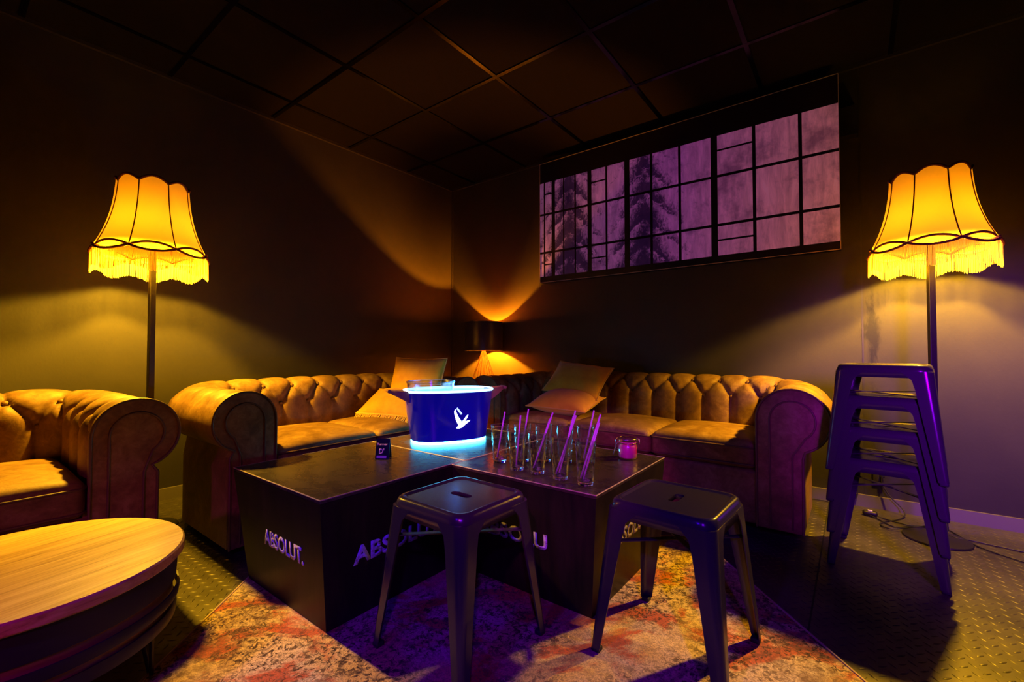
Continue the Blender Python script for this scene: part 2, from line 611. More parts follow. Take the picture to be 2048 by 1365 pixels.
def dup(root, loc, rotz, label, group=None):
    r = root.copy()
    COL.objects.link(r)
    r.location = loc
    r.rotation_euler = (0, 0, rotz)
    r['label'] = label
    if group:
        r['group'] = group
    for ch in list(root.children):
        c_ = ch.copy()
        COL.objects.link(c_)
        c_.parent = r
        for g in list(ch.children):
            d = g.copy()
            COL.objects.link(d)
            d.parent = c_
    return r


def text_mesh(name, body, height, mat, parent, matrix, width=None, bold=0.0, depth=0.0012):
    cu = bpy.data.curves.new(name, 'FONT')
    cu.body = body
    cu.size = 1.0
    cu.offset = bold
    cu.resolution_u = 3
    cu.extrude = 0.0
    tmp = bpy.data.objects.new('text_tmp', cu)
    COL.objects.link(tmp)
    dg = bpy.context.evaluated_depsgraph_get()
    me = bpy.data.meshes.new_from_object(tmp.evaluated_get(dg))
    bpy.data.objects.remove(tmp)
    xs = [p.co.x for p in me.vertices]
    ys = [p.co.y for p in me.vertices]
    x0, x1, y0, y1 = min(xs), max(xs), min(ys), max(ys)
    sy = height / (y1 - y0)
    sx_ = width / (x1 - x0) if width else sy
    for p in me.vertices:
        p.co = Vector(((p.co.x - x0) * sx_, (p.co.y - y0) * sy, 0))
    b = bmesh.new()
    b.from_mesh(me)
    r_ = bmesh.ops.extrude_face_region(b, geom=b.faces[:])
    bmesh.ops.translate(b, vec=(0, 0, depth), verts=[g for g in r_['geom'] if isinstance(g, bmesh.types.BMVert)])
    bmesh.ops.recalc_face_normals(b, faces=b.faces)
    b.transform(matrix)
    b.to_mesh(me)
    b.free()
    me.materials.clear()
    me.materials.append(mat)
    me.name = name
    o = bpy.data.objects.new(name, me)
    COL.objects.link(o)
    o.parent = parent
    return o


def spline(pts, n=8):
    """Catmull-Rom through the points"""
    P = [Vector(p) for p in pts]
    out_ = []
    for i in range(len(P) - 1):
        p0, p1, p2, p3 = P[max(i - 1, 0)], P[i], P[i + 1], P[min(i + 2, len(P) - 1)]
        for k in range(n):
            s = k / n
            out_.append(0.5 * ((2 * p1) + (p2 - p0) * s + (2 * p0 - 5 * p1 + 4 * p2 - p3) * s * s + (3 * p1 - p0 - 3 * p2 + p3) * s ** 3))
    out_.append(P[-1])
    return out_


# ------------------------------------------------------------------ the room
XL, YB, XR, YF, HC = -3.335, 3.315, 2.9, -2.3, 2.60
fl = MB()
fl.box((XL - 0.1, YF - 0.1, -0.08), (XR + 0.1, YB + 0.1, 0.0))
# raised tear bars of the chequer plate
p = 0.046
hl, hw, hh = 0.0155, 0.0042, 0.0019
nx_, ny_ = int((1.75 - XL) / p), int((YB + 1.0) / p)
bv, bf = [], []
sq = math.sqrt(0.5)
for i in range(nx_):
    for j in range(ny_):
        for k in range(2):
            x = XL + 0.03 + (i + 0.5 * k) * p
            y = -1.0 + (j + 0.5 * k) * p
            if x > 1.7 or y > YB - 0.03:
                continue
            # nothing under the furniture that hides the plate
            if (x < -2.3 and 1.0 < y) or (-2.1 < x < -0.3 and y > 2.6) or (-1.9 < x < -0.8 and 0.9 < y < 1.9):
                continue
            nr = 0.751 * x + 0.66 * y
            al = -0.66 * x + 0.751 * y
            if -0.88 < nr < 0.99 and al < 2.05:
                continue
            d = (sq, sq) if k == 0 else (sq, -sq)
            n_ = (-d[1], d[0])
            o = len(bv)
            prof = [(-hl, 0), (-hl * 0.5, hw * 0.8), (0.0, hw), (hl * 0.5, hw * 0.8), (hl, 0), (hl * 0.5, -hw * 0.8), (0.0, -hw), (-hl * 0.5, -hw * 0.8)]
            for (a, b) in prof:
                bv.append((x + d[0] * a + n_[0] * b, y + d[1] * a + n_[1] * b, -0.0001))
            for (a, b) in ((-hl * 0.6, 0), (0, hw * 0.3), (hl * 0.6, 0), (0, -hw * 0.3)):
                bv.append((x + d[0] * a + n_[0] * b, y + d[1] * a + n_[1] * b, hh))
            A, B, C, D = o + 8, o + 9, o + 10, o + 11
            bf += [(A, D, C, B), (o, A, o + 1), (o + 1, A, B, o + 2), (o + 2, B, C, o + 3), (o + 3, C, o + 4),
                   (o + 4, C, o + 5), (o + 5, C, D, o + 6), (o + 6, D, A, o + 7), (o + 7, A, o)]
fl.add(bv, [tuple(reversed(q)) for q in bf])
fl.box((-0.1305, -1.0, -0.001), (-0.1255, YB, 0.0026), mi=1)
fl.box((-2.0, 0.30, -0.001), (-1.9, 0.304, 0.0026), mi=1)
struct('floor', fl, [M['floor_plate'], M['floor_seam']], auto=50, fixn=False)

w = MB().box((XL - 0.1, YF - 0.1, 0), (XL, YB + 0.1, HC))
struct('wall_left', w, M['wall_paint'], smooth=False)
w = MB().box((XL, YB, 0), (XR, YB + 0.1, HC))
struct('wall_back', w, M['wall_paint'], smooth=False)
w = MB().box((XR, YF - 0.1, 0), (XR + 0.1, YB + 0.1, HC))
struct('wall_right', w, M['wall_paint'], smooth=False)
w = MB().box((XL, YF - 0.1, 0), (XR, YF, HC))
struct('wall_front', w, M['wall_paint'], smooth=False)

c_ = MB().box((XL - 0.1, YF - 0.1, HC), (XR + 0.1, YB + 0.1, HC + 0.08))
bw = 0.012
for k in range(-3, 8):
    x = -1.73 + 0.64 * k
    if XL < x < XR:
        c_.box((x - bw, YF, HC - 0.006), (x + bw, YB, HC + 0.002), mi=1)
for k in range(-7, 3):
    y = 2.09 + 0.615 * k
    if YF < y < YB:
        c_.box((XL, y - bw, HC - 0.0065), (XR, y + bw, HC + 0.002), mi=1)
c_.box((XL, YF, HC - 0.02), (XL + 0.02, YB, HC + 0.001), mi=2)
c_.box((XL, YB - 0.02, HC - 0.02), (XR, YB, HC + 0.001), mi=2)
struct('ceiling', c_, [M['ceiling_tile'], M['ceiling_bar'], M['dark_trim']], smooth=False)

b_ = MB()
b_.box((XL, YB - 0.016, 0), (XR, YB + 0.001, 0.062))
b_.box((XL, YB - 0.016, 0.062), (XR, YB + 0.001, 0.068))
struct('baseboard_back', b_, M['baseboard_paint'], smooth=False)
b_ = MB().box((XL - 0.001, YF, 0), (XL + 0.016, YB, 0.068))
struct('baseboard_left', b_, M['baseboard_paint'], smooth=False)
b_ = MB().box((0.040, YB - 0.0012, 0.068), (0.048, YB + 0.001, HC - 0.02))
struct('trim_1', b_, M['dark_trim'], smooth=False)
b_ = MB().box((XL - 0.001, YB - 0.014, 0.068), (XL + 0.014, YB + 0.001, HC - 0.02))
struct('trim_2', b_, M['dark_trim'], smooth=False)

# ------------------------------------------------------------------ rug
ru = MB()
W2, A0, A1 = 0.976, -0.65, 2.12
rows = []
NXR, NYR = 26, 36
for j in range(NYR + 1):
    y = A0 + (A1 - A0) * j / NYR
    rows.append([(-W2 + 2 * W2 * i / NXR, y, 0.008) for i in range(NXR + 1)])
ru.grid(rows)
ru.box((-W2, A0, 0.001), (W2, A1, 0.0075), mi=0)
# bound edge
for sx_ in (-1, 1):
    ru.tube([(sx_ * W2, A0, 0.0055), (sx_ * W2, A1, 0.0055)], 0.0055, 6, mi=1)
ru.tube([(-W2, A1, 0.0055), (W2, A1, 0.0055)], 0.0055, 6, mi=1)
rug = ru.build('rug', [M['rug_wool'], M['rug_edge']], auto=30)
ncen = 0.057
rug.location = (0.751 * ncen, 0.66 * ncen, 0)
rug.rotation_euler = (0, 0, math.atan2(0.66, 0.751))
tag(rug, 'faded oriental rug in cream, red and black lying under the black tables', 'rug')


# ------------------------------------------------------------------ chesterfield sofas
def make_sofa(label, W, D, aw, ncush, loc, rotz, zback=0.735):
    root = thing('chesterfield_sofa', label, 'sofa', loc, rotz)
    LEA = M['sofa_leather']
    xi = W / 2 - aw                     # inner face of the arms
    r0 = aw / 2
    zc = 0.72 - r0                      # roll centre of the arms
    yb = D - 0.26                       # inner face of the back
    rc = 0.07
    # inner reference line: left arm front -> back -> right arm front
    path = []                           # (pos, normal outward, arclength)
    seg = []
    stp = 0.0085

    def line(p0, p1):
        n = max(2, int((Vector(p1) - Vector(p0)).length / stp))
        return [Vector(p0).lerp(Vector(p1), k / n) for k in range(n)]
    pts = []
    for q in line((-xi, 0), (-xi, yb - rc)):
        pts.append((q, Vector((-1, 0)), 0))
    na = 22
    for k in range(na):
        a = PI - (PI / 2) * k / na
        pts.append((Vector((-xi + rc + rc * math.cos(a), yb - rc + rc * math.sin(a))), Vector((math.cos(a), math.sin(a))), 1))
    for q in line((-xi + rc, yb), (xi - rc, yb)):
        pts.append((q, Vector((0, 1)), 2))
    for k in range(na):
        a = PI / 2 - (PI / 2) * k / na
        pts.append((Vector((xi - rc + rc * math.cos(a), yb - rc + rc * math.sin(a))), Vector((math.cos(a), math.sin(a))), 3))
    for q in line((xi, yb - rc), (xi, 0)) + [Vector((xi, 0))]:
        pts.append((q, Vector((1, 0)), 4))
    L_back = 2 * (xi - rc)
    L_arm = yb - rc
    Lc = 0.24                            # nominal corner length at the roll
    du_b = L_back / max(2, round(L_back / 0.158))
    us = []
    u = 0.0
    cnt = {s: sum(1 for q in pts if q[2] == s) for s in range(5)}
    for (q, n_, s) in pts:
        us.append(u)
        u += {0: L_arm / cnt[0], 1: Lc / cnt[1], 2: L_back / cnt[2], 3: Lc / cnt[3], 4: L_arm / max(1, cnt[4] - 1)}[s]
    # profile samples (arc length, offset outward, z, normal) for roll radius r, centre zc
    ub0 = L_arm + Lc
    ztot = us[-1]

    def prof(kb):
        # kb 0 = arm, 1 = back
        r = r0 + (0.130 - r0) * kb
        zcc = zc + (zback - 0.130 - zc) * kb
        res = []
        zs = 0.33
        for k in range(14):
            z = zs + (zcc - zs) * k / 14
            res.append((z - zs, 0.0 + 0.02 * kb * (k / 14), z, (-1.0, 0.0)))
        n = 40
        for k in range(n + 1):
            th = k / n * R(250)
            a = PI - th
            res.append((zcc - zs + 0.14 * th, (0.02 * kb) + r + r * math.cos(a), zcc + r * math.sin(a), (math.cos(a), math.sin(a))))
        o_e = res[-1][1]
        for k in range(1, 10):
            z = res[13 + n + 1][2] if False else res[14 + n][2]
            zz = z + (0.045 - z) * k / 9
            oo = o_e + (0.192 - o_e) * min(1, k / 2)
            res.append((res[14 + n][0] + 0.05 * k, oo, zz, (1.0, 0.0)))
        return res
    s1, s2 = 0.36 - 0.33 + 0.16, 0.33    # lower and upper button rows (arc length)
    s1, s2 = 0.245, 0.375
    surf = {0: [], 1: [], 2: []}
    buttons = {0: [], 1: [], 2: []}

    def tuft(uu, s, kb, u_front):
        ph = uu / du_b
        pc = ph - round(ph)
        tt = (s - s1) / (s2 - s1)
        if tt > 1:
            d = abs(pc)
        elif tt < 0:
            d = 0.5 - abs(pc)
        else:
            d = abs(abs(pc) - 0.5 * (1 - tt))
        dm = d * du_b
        A = 0.026 * (1 - math.exp(-dm / 0.022))
        fade = 1.0
        if s > s2:
            fade = max(0.0, 1 - (s - s2) / 0.26)
        A = A * fade + 0.019 * (1 - fade)
        h = A - 0.022
        # button dents
        for (bs, off) in ((s2, 0.0), (s1, 0.5)):
            q = (ph - off) - round(ph - off)
            rr = (q * du_b) ** 2 + (s - bs) ** 2
            h -= 0.016 * math.exp(-rr / 0.018 ** 2)
        e = min(1.0, u_front / 0.05)
        return h * e + (-0.002) * (1 - e)
    PA, PB = prof(0), prof(1)
    for (q, n_, s), uu in zip(pts, us):
        kb = 1.0 if s == 2 else 0.0
        if s in (1, 3):
            kb = (uu - L_arm) / Lc if s == 1 else 1 - (uu - L_arm - Lc - L_back) / Lc
            kb = kb * kb * (3 - 2 * kb)
        ucent = uu - ztot / 2            # buttons symmetric about the middle
        ufront = min(uu, ztot - uu)
        row = []
        for a, b in zip(PA, PB):
            sv = a[0]
            off = a[1] * (1 - kb) + b[1] * kb
            z = a[2] * (1 - kb) + b[2] * kb
            no = Vector((a[3][0], a[3][1])).normalized()
            h = tuft(ucent, sv, kb, ufront) if sv < 0.62 else 0.0
            off += no.x * h
            z += no.y * h
            row.append((q.x + n_.x * off, q.y + n_.y * off, z))
        piece = 0 if (s == 0 or (s == 1 and uu < L_arm + Lc / 2)) else 2 if (s == 4 or (s == 3 and uu > ztot - L_arm - Lc / 2)) else 1
        surf[piece].append(row)
    surf[0].append(surf[1][0])
    surf[2].insert(0, surf[1][-1])
    # buttons
    kmax = int(ztot / 2 / du_b) + 1
    import bisect
    for rowi, (bs, off) in enumerate(((s2, 0.0), (s1, 0.5))):
        for k in range(-kmax, kmax + 1):
            uu = (k + off) * du_b + ztot / 2
            if uu < 0.07 or uu > ztot - 0.07:
                continue
            i = min(len(us) - 1, bisect.bisect(us, uu))
            q, n_, s = pts[i]
            kb = 1.0 if s == 2 else 0.0
            if s in (1, 3):
                kb = (uu - L_arm) / Lc if s == 1 else 1 - (uu - L_arm - Lc - L_back) / Lc
            j = min(range(len(PA)), key=lambda jj: abs(PA[jj][0] - bs))
            a, b = PA[j], PB[j]
            off_ = a[1] * (1 - kb) + b[1] * kb - a[3][0] * 0.022
            z = a[2] * (1 - kb) + b[2] * kb - a[3][1] * 0.022
            piece = 0 if uu < L_arm + Lc / 2 else 2 if uu > ztot - L_arm - Lc / 2 else 1
            buttons[piece].append((q.x + n_.x * off_, q.y + n_.y * off_, z))
    bmesh_proto = None
    front_out = []
    for piece in (1, 0, 2):
        mb = MB().grid(surf[piece])
        o = mb.build('backrest' if piece == 1 else 'arm', LEA, root, auto=180)
        for bp in buttons[piece]:
            if bmesh_proto is None:
                bb = MB()
                bb.lathe([(0.0005, 0.006)] + [(0.0115 * math.cos(a), 0.006 * math.sin(a)) for a in [R(70), R(45), R(20), R(0), R(-40)]] + [(0.0005, -0.005)], 12)
                bo = bb.build('button', LEA, o, auto=180)
                bmesh_proto = bo
            else:
                bo = bmesh_proto.copy()
                COL.objects.link(bo)
                bo.parent = o
            bo.location = bp
            bo.rotation_euler = (R(55), 0, 0) if piece == 1 else (0, R(55) * (1 if piece == 0 else -1), 0)
        if piece != 1:
            sg = -1 if piece == 0 else 1
            # front facing: scroll shaped
            ol = [(sg * xi, 0.045)]
            for k in range(0, 26):
                a = PI - k / 25 * R(250)
                ol.append((sg * (xi + r0 + r0 * math.cos(a)), zc + r0 * math.sin(a)))
            ol.append((sg * (xi + 0.192), zc - r0 * 1.15))
            ol.append((sg * (xi + 0.190), 0.045))
            fo = MB().prism(ol, -0.022, 0.03).build('front_panel', LEA, o, auto=30)
            bevel_mod(fo, 0.006, 3)
            pp = MB()
            pp.tube([(x, -0.022, z) for x, z in ol], 0.0052, 8)
            cxm, czm = sg * (xi + 0.095), zc
            inn = [(sg * (xi + 0.040), 0.06)]
            ri = r0 * 0.62
            for k in range(0, 26):
                a = PI - k / 25 * R(235)
                inn.append((sg * (xi + r0 + ri * math.cos(a)), zc + ri * math.sin(a)))
            inn.append((sg * (xi + 0.150), zc - r0 * 1.1))
            inn.append((sg * (xi + 0.148), 0.06))
            inn[0] = (sg * (xi + r0 - ri), 0.06)
            pp.tube([(x, -0.0225, z) for x, z in inn], 0.0042, 8)
            pp.build('piping', M['sofa_piping'], o, auto=60)
    # base
    bs_ = MB()
    bs_.rbox((0, (yb + 0.06) / 2 + 0.005, 0.175), (2 * xi + 0.02, yb + 0.06, 0.27), 0.02, 4)
    bs_.build('base', LEA, root)
    ou = MB()
    ou.box((-xi - 0.18, 0.02, 0.035), (-xi + 0.01, yb - rc, 0.33))
    ou.box((xi - 0.01, 0.02, 0.035), (xi + 0.18, yb - rc, 0.33))
    ou.box((-xi + rc, yb - 0.10, 0.035), (xi - rc, D - 0.085, 0.33))
    ou.build('frame', LEA, root)
    # cushions
    cwid = 2 * xi / ncush
    for k in range(ncush):
        cx = -xi + cwid * (k + 0.5)
        cu = MB()
        dep = yb - 0.0
        cu.rbox((0, 0, 0), (cwid - 0.006, dep, 0.135), 0.034, 12, crown=0.034)
        co = cu.build('seat_cushion', LEA, root, auto=180)
        co.location = (cx, dep / 2 - 0.005, 0.3095 + 0.0675)
        hx, hy = cwid / 2 - 0.004, dep / 2 + 0.001
        loop = []
        rr = 0.03
        for (ax_, ay_, a0) in ((hx - rr, hy - rr, 0), (-hx + rr, hy - rr, 90), (-hx + rr, -hy + rr, 180), (hx - rr, -hy + rr, 270)):
            for q in range(7):
                a = R(a0 + 15 * q)
                loop.append((ax_ + rr * math.cos(a), ay_ + rr * math.sin(a), 0.040))
        MB().tube(loop, 0.0048, 8, closed=True).build('piping', M['sofa_piping'], co, auto=180)
        MB().tube([(x, y, -0.045) for x, y, z in loop], 0.0048, 8, closed=True).build('piping', M['sofa_piping'], co, auto=180)
    ft = None
    for sx_ in (-1, 1):
        for y in (0.09, D - 0.17):
            if ft is None:
                ft = MB().lathe([(0.0005, 0), (0.022, 0.0), (0.03, 0.012), (0.032, 0.03), (0.028, 0.037), (0.0005, 0.037)], 16).build('foot', M['foot_wood'], root)
                fo = ft
            else:
                fo = ft.copy()
                COL.objects.link(fo)
                fo.parent = root
            fo.location = (sx_ * (xi + 0.09), y, 0)
    return root


left_sofa = make_sofa('brown tufted chesterfield sofa with two seat cushions along the left wall, between armchair and corner', 1.675, 0.85, 0.26, 2,
                      (-2.15, 1.5555, 0), R(90), 0.735)
right_sofa = make_sofa('brown tufted chesterfield sofa with three seat cushions under the wide window picture', 2.215, 0.815, 0.30, 3,
                       (-1.1925, 2.49, 0), 0.0, 0.745)
chair = make_sofa('brown tufted chesterfield seat at left edge, behind the round wooden table', 1.52, 0.85, 0.26, 2,
                  (-2.15, -0.155, 0), R(90), 0.73)


# ------------------------------------------------------------------ pillows
def pillow_mb(w, h, tk, pinch=0.06, n=26, wob=0.0):
    mb = MB()
    for sg in (1, -1):
        rows = []
        for j in range(n + 1):
            rw = []
            for i in range(n + 1):
                u, v_ = -1 + 2 * i / n, -1 + 2 * j / n
                u = math.copysign(abs(u) ** 0.85, u)
                v_ = math.copysign(abs(v_) ** 0.85, v_)
                x = u * w / 2 * (1 - pinch * (1 - v_ * v_) * abs(u))
                y = v_ * h / 2 * (1 - pinch * (1 - u * u) * abs(v_))
                e = max(0.0, 1 - abs(u) ** 2.6) ** 0.7 * max(0.0, 1 - abs(v_) ** 2.6) ** 0.7
                z = sg * (tk / 2 * e) + wob * math.sin(u * 9 + v_ * 4) * e * 0.5
                rw.append((x, y, z))
            rows.append(rw)
        mb.grid(rows, flip=(sg < 0))
    return mb


def make_pillow(label, w, h, tk, loc, rot, wob=0.0, fringe=False):
    root = thing('throw_pillow', label, 'pillow', loc, 0, 'orange throw pillows on the sofas')
    root.rotation_euler = rot
    pillow_mb(w, h, tk, wob=wob).build('cover', M['pillow_orange'], root, auto=180, weld=True)
    loop = []
    n = 30
    for side in range(4):
        for k in range(n):
            q = -1 + 2 * k / n
            u, v_ = [(q, -1), (1, q), (-q, 1), (-1, -q)][side]
            loop.append((u * w / 2 * (1 - 0.06 * (1 - v_ * v_) * abs(u)), v_ * h / 2 * (1 - 0.06 * (1 - u * u) * abs(v_)), 0))
    MB().tube(loop, 0.004, 6, closed=True).build('seam', M['pillow_fringe'], root, auto=180)
    if fringe:
        fr = MB()
        rnd = random.Random(3)
        for k in range(44):
            x = -w / 2 + 0.012 + (w - 0.024) * k / 43
            y = -h / 2 * (1 - 0.06 * (1 - (2 * x / w) ** 2))
            fr.tube([(x, y + 0.004, 0), (x + rnd.uniform(-.004, .004), y - 0.02, -0.004), (x + rnd.uniform(-.008, .008), y - 0.042, -0.01)],
                    [0.0032, 0.0032, 0.0022], 5)
        fo = fr.build('fringe', M['pillow_fringe'], root)
        fo['kind'] = 'stuff'
    return root


def rot_from(xdir, ydir):
    x = Vector(xdir).normalized()
    z = x.cross(Vector(ydir)).normalized()
    y = z.cross(x)
    return Matrix((x, y, z)).transposed().to_euler()


make_pillow('orange pillow standing upright on the left sofa, just behind the blue bucket', 0.53, 0.40, 0.16,
            (-2.41, 2.040, 0.660), rot_from((1, 0.0, 0.0), (0, 0.24, 0.97)))
make_pillow('orange pillow with fringed edge lying on the left sofa below the upright pillow', 0.46, 0.27, 0.14,
            (-2.43, 1.885, 0.560), rot_from((0.97, 0.22, 0.0), (-0.12, 0.80, 0.50)), fringe=True)
make_pillow('orange pillow leaning tilted on top against the right sofa back', 0.45, 0.31, 0.14,
            (-1.60, 2.868, 0.695), rot_from((1, 0.0, -0.105), (0.02, 0.72, 0.68)), wob=0.010)
make_pillow('orange pillow lying under the tilted pillow on the right sofa', 0.47, 0.31, 0.16,
            (-1.61, 2.715, 0.545), rot_from((1, 0.0, -0.02), (0, 0.95, 0.22)))


# ------------------------------------------------------------------ black branded box tables
def make_box(label, x0, x1, y0, y1, bot, texts):
    cx, cy = (x0 + x1) / 2, (y0 + y1) / 2
    root = thing('box_table', label, 'table', (cx, cy, 0.0085), 0, 'black box tables with white lettering')
    zt = 0.43 - 0.0085
    bx0, bx1, by0, by1 = bot
    bd_ = MB()
    top = [(x0, y0), (x1, y0), (x1, y1), (x0, y1)]
    low = [(bx0, by0), (bx1, by0), (bx1, by1), (bx0, by1)]
    zb = zt - 0.014
    vs_ = [(a - cx, b - cy, 0) for a, b in low] + [(a - cx, b - cy, zb) for a, b in top]
    bd_.add(vs_, [(0, 3, 2, 1), (4, 5, 6, 7), (0, 1, 5, 4), (1, 2, 6, 5), (2, 3, 7, 6), (3, 0, 4, 7)])
    o = bd_.build('body', M['box_black'], root, smooth=False)
    tp = MB().box((x0 - cx, y0 - cy, zb), (x1 - cx, y1 - cy, zt - 0.0001))
    to = bevel_mod(tp.build('top', M['box_top_black'], root), 0.0025, 2)
    ed = MB()
    g = 0.022
    a, b, c2, d = x0 - cx, x1 - cx, y0 - cy, y1 - cy
    for (p0, p1) in (((a, c2), (b, c2)), ((b, c2), (b, d)), ((b, d), (a, d)), ((a, d), (a, c2))):
        ed.tube([(p0[0], p0[1], zt - 0.0012), (p1[0], p1[1], zt - 0.0012)], 0.0020, 6)
    ed.build('edge_trim', M['box_edge'], root)
    for (body, face, start, zlow, hgt, wid) in texts:
        # face: 'y' = side looking to -Y, 'x' = side looking to +X
        if face == 'y':
            tan = (y0 - by0) / zb            # slope of the side
            up = Vector((0, tan, 1)).normalized()
            xd = Vector((1, 0, 0))
            pos = Vector((start - cx, (by0 - cy) + tan * zlow, zlow))
        else:
            tan = (x1 - bx1) / zb
            up = Vector((tan, 0, 1)).normalized()
            xd = Vector((0, 1, 0))
            pos = Vector(((bx1 - cx) + tan * zlow, start - cy, zlow))
        nd = xd.cross(up)
        mt = Matrix((xd, up, nd)).transposed().to_4x4()
        mt.translation = pos + nd * 0.0004
        text_mesh('lettering', body, hgt, M['letter_lit_violet'], root, mt, width=wid, bold=0.035)
    return root


make_box('black box table nearest the left sofa, with the small tent card on it', -1.995, -1.338, 0.752, 1.402,
         (-1.90, -1.336, 0.775, 1.38), [('ABSOLUT.', 'y', -1.742, 0.178, 0.060, 0.285), ('ABSOLUT.', 'x', 0.870, 0.172, 0.062, 0.41)])
make_box('black box table with the drinking glasses and pink jar on it', -1.330, -0.672, 1.325, 1.985,
         (-1.30, -0.705, 1.355, 1.96), [('ABSOLU', 'y', -1.20, 0.180, 0.060, 0.33), ('ABSOLUT.', 'x', 1.47, 0.180, 0.060, 0.36)])
make_box('black box table at the back, under the glowing blue bucket', -1.995, -1.338, 1.408, 2.06,
         (-1.96, -1.36, 1.43, 2.03), [])


# ------------------------------------------------------------------ metal stools
def make_stool(label, loc, rotz, group):
    root = thing('metal_stool', label, 'stool', loc, rotz, group)
    ST = M['stool_metal']
    hs, H = 0.152, 0.45
    r = 0.045

    def rsq(h, rr, n=6, side=14):
        out_ = []
        cs = ((h - rr, h - rr, 0), (-h + rr, h - rr, 90), (-h + rr, -h + rr, 180), (h - rr, -h + rr, 270))
        for q, (cx, cy, a0) in enumerate(cs):
            for k in range(n + 1):
                a = R(a0 + 90 * k / n)
                out_.append((cx + rr * math.cos(a), cy + rr * math.sin(a)))
            nx2 = cs[(q + 1) % 4]
            e0 = out_[-1]
            e1 = (nx2[0] + rr * math.cos(R(a0 + 90)), nx2[1] + rr * math.sin(R(a0 + 90)))
            for k in range(1, side):
                out_.append((e0[0] + (e1[0] - e0[0]) * k / side, e0[1] + (e1[1] - e0[1]) * k / side))
        return out_
    # pressed seat: apron, rolled shoulder, raised border, recessed centre with a hand slot
    levels = [(hs + 0.004, r, H - 0.052), (hs + 0.002, r, H - 0.024), (hs, r, H - 0.016), (hs - 0.004, r - 0.003, H - 0.006),
              (hs - 0.010, r - 0.006, H - 0.001), (hs - 0.016, r - 0.010, H), (hs - 0.021, r - 0.013, H - 0.001), (hs - 0.025, r - 0.016, H - 0.005)]
    rows = [[(x, y, z) for x, y in rsq(h, rr)] for h, rr, z in levels]
    se = MB().grid(rows, close_u=True)
    # recessed plate between the border and the slot
    inner = rsq(hs - 0.025, r - 0.016)
    nI = len(inner)
    slot = []
    for k in range(nI):
        x, y = inner[k]
        a = math.atan2(y, x)
        # stadium shaped slot along x
        ca, sa = math.cos(a), math.sin(a)
        L, q = 0.026, 0.0150
        # radial distance to a stadium
        if abs(sa) * L <= q * abs(ca) * 0 + 1e-9:
            dist = L + q
        else:
            dist = q / abs(sa) if abs(sa) > 1e-9 else 9
            if abs(dist * ca) > L:
                b2 = L * abs(ca)
                dist = b2 + math.sqrt(max(0, b2 * b2 - (L * L - q * q)))
        slot.append((dist * ca, dist * sa, H - 0.005))
    z0 = H - 0.005
    mid = [((x * 0.5 + s[0] * 0.5), (y * 0.5 + s[1] * 0.5), z0) for (x, y), s in zip(inner, slot)]
    near = [(x * 0.984, y * 0.984, z0) for x, y in inner]
    near2 = [(x * 0.968, y * 0.968, z0) for x, y in inner]
    slr = [(s[0] * 1.10, s[1] * 1.14, z0) for s in slot]
    slr2 = [(s[0] * 1.20, s[1] * 1.28, z0) for s in slot]
    se.grid([[(x, y, z0) for x, y in inner], near, near2, mid, slr2, slr, slot, [(s[0], s[1], H - 0.02) for s in slot]], close_u=True)
    so = se.build('seat', ST, root, auto=50, weld=True)
    md = so.modifiers.new('solid', 'SOLIDIFY')
    md.thickness = 0.002
    md.offset = -1
    # legs: folded sheet corners, wide on top, tapering and splaying
    foot, topc = 0.190, hs + 0.003
    leg0 = None
    for q in range(4):
        lm_ = MB()
        rows = []
        nz_ = 12
        for k in range(nz_ + 1):
            s = k / nz_
            z = (H - 0.026) * (1 - s) + 0.012 * s
            cc = topc + (foot - topc) * s
            wd = 0.068 * (1 - s) ** 1.0 + 0.030 * s
            if s < 0.12:
                wd += 0.03 * (1 - s / 0.12) ** 2
            rr = 0.030 * (1 - s) + 0.012 * s
            sec = [(cc - wd, cc)]
            sec += [(cc - rr - 0.004, cc)]
            for a in range(0, 7):
                an = PI / 2 - PI / 2 * a / 6
                sec.append((cc - rr + rr * math.cos(an), cc - rr + rr * math.sin(an)))
            sec += [(cc, cc - rr - 0.004), (cc, cc - wd)]
            thk = 0.003
            inn = [(cc - wd, cc - thk), (cc - rr - thk, cc - thk), (cc - thk - rr * 0.35, cc - thk - rr * 0.35), (cc - thk, cc - rr - thk), (cc - thk, cc - wd)]
            rows.append([(x, y, z) for x, y in sec + list(reversed(inn))])
        lm_.grid(rows, close_u=True)
        nC = len(rows[0])
        lm_.f.append(tuple(range(nC)))
        lm_.f.append(tuple(reversed(range(nz_ * nC, (nz_ + 1) * nC))))
        lm_.mi += [0, 0]
        if leg0 is None:
            leg0 = lm_.build('leg', ST, root, auto=35)
            fm = MB()
            fm.rbox((foot - 0.0145, foot - 0.0145, 0.0075), (0.027, 0.027, 0.015), 0.005, 2)
            cap = fm.build('foot_cap', M['rubber'], leg0)
            lo = leg0
        else:
            lo = leg0.copy()
            COL.objects.link(lo)
            lo.parent = root
            c2 = cap.copy()
            COL.objects.link(c2)
            c2.parent = lo
        lo.rotation_euler = (0, 0, R(90 * q))
    # crossed brace under the seat
    for q, sg in enumerate((1, -1)):
        bb = MB()
        cb = topc + (foot - topc) * 0.26
        L = (cb - 0.012) * math.sqrt(2)
        pts_ = [(-L, -0.009, 0), (L, -0.009, 0), (L, 0.009, 0), (-L, 0.009, 0)]
        zb = H - 0.125 + 0.004 * sg
        bb.box((-L, -0.009, zb), (L, 0.009, zb + 0.0035))
        bo = bb.build('cross_brace', ST, root)
        bo.rotation_euler = (0, 0, R(45 * sg))
    return root


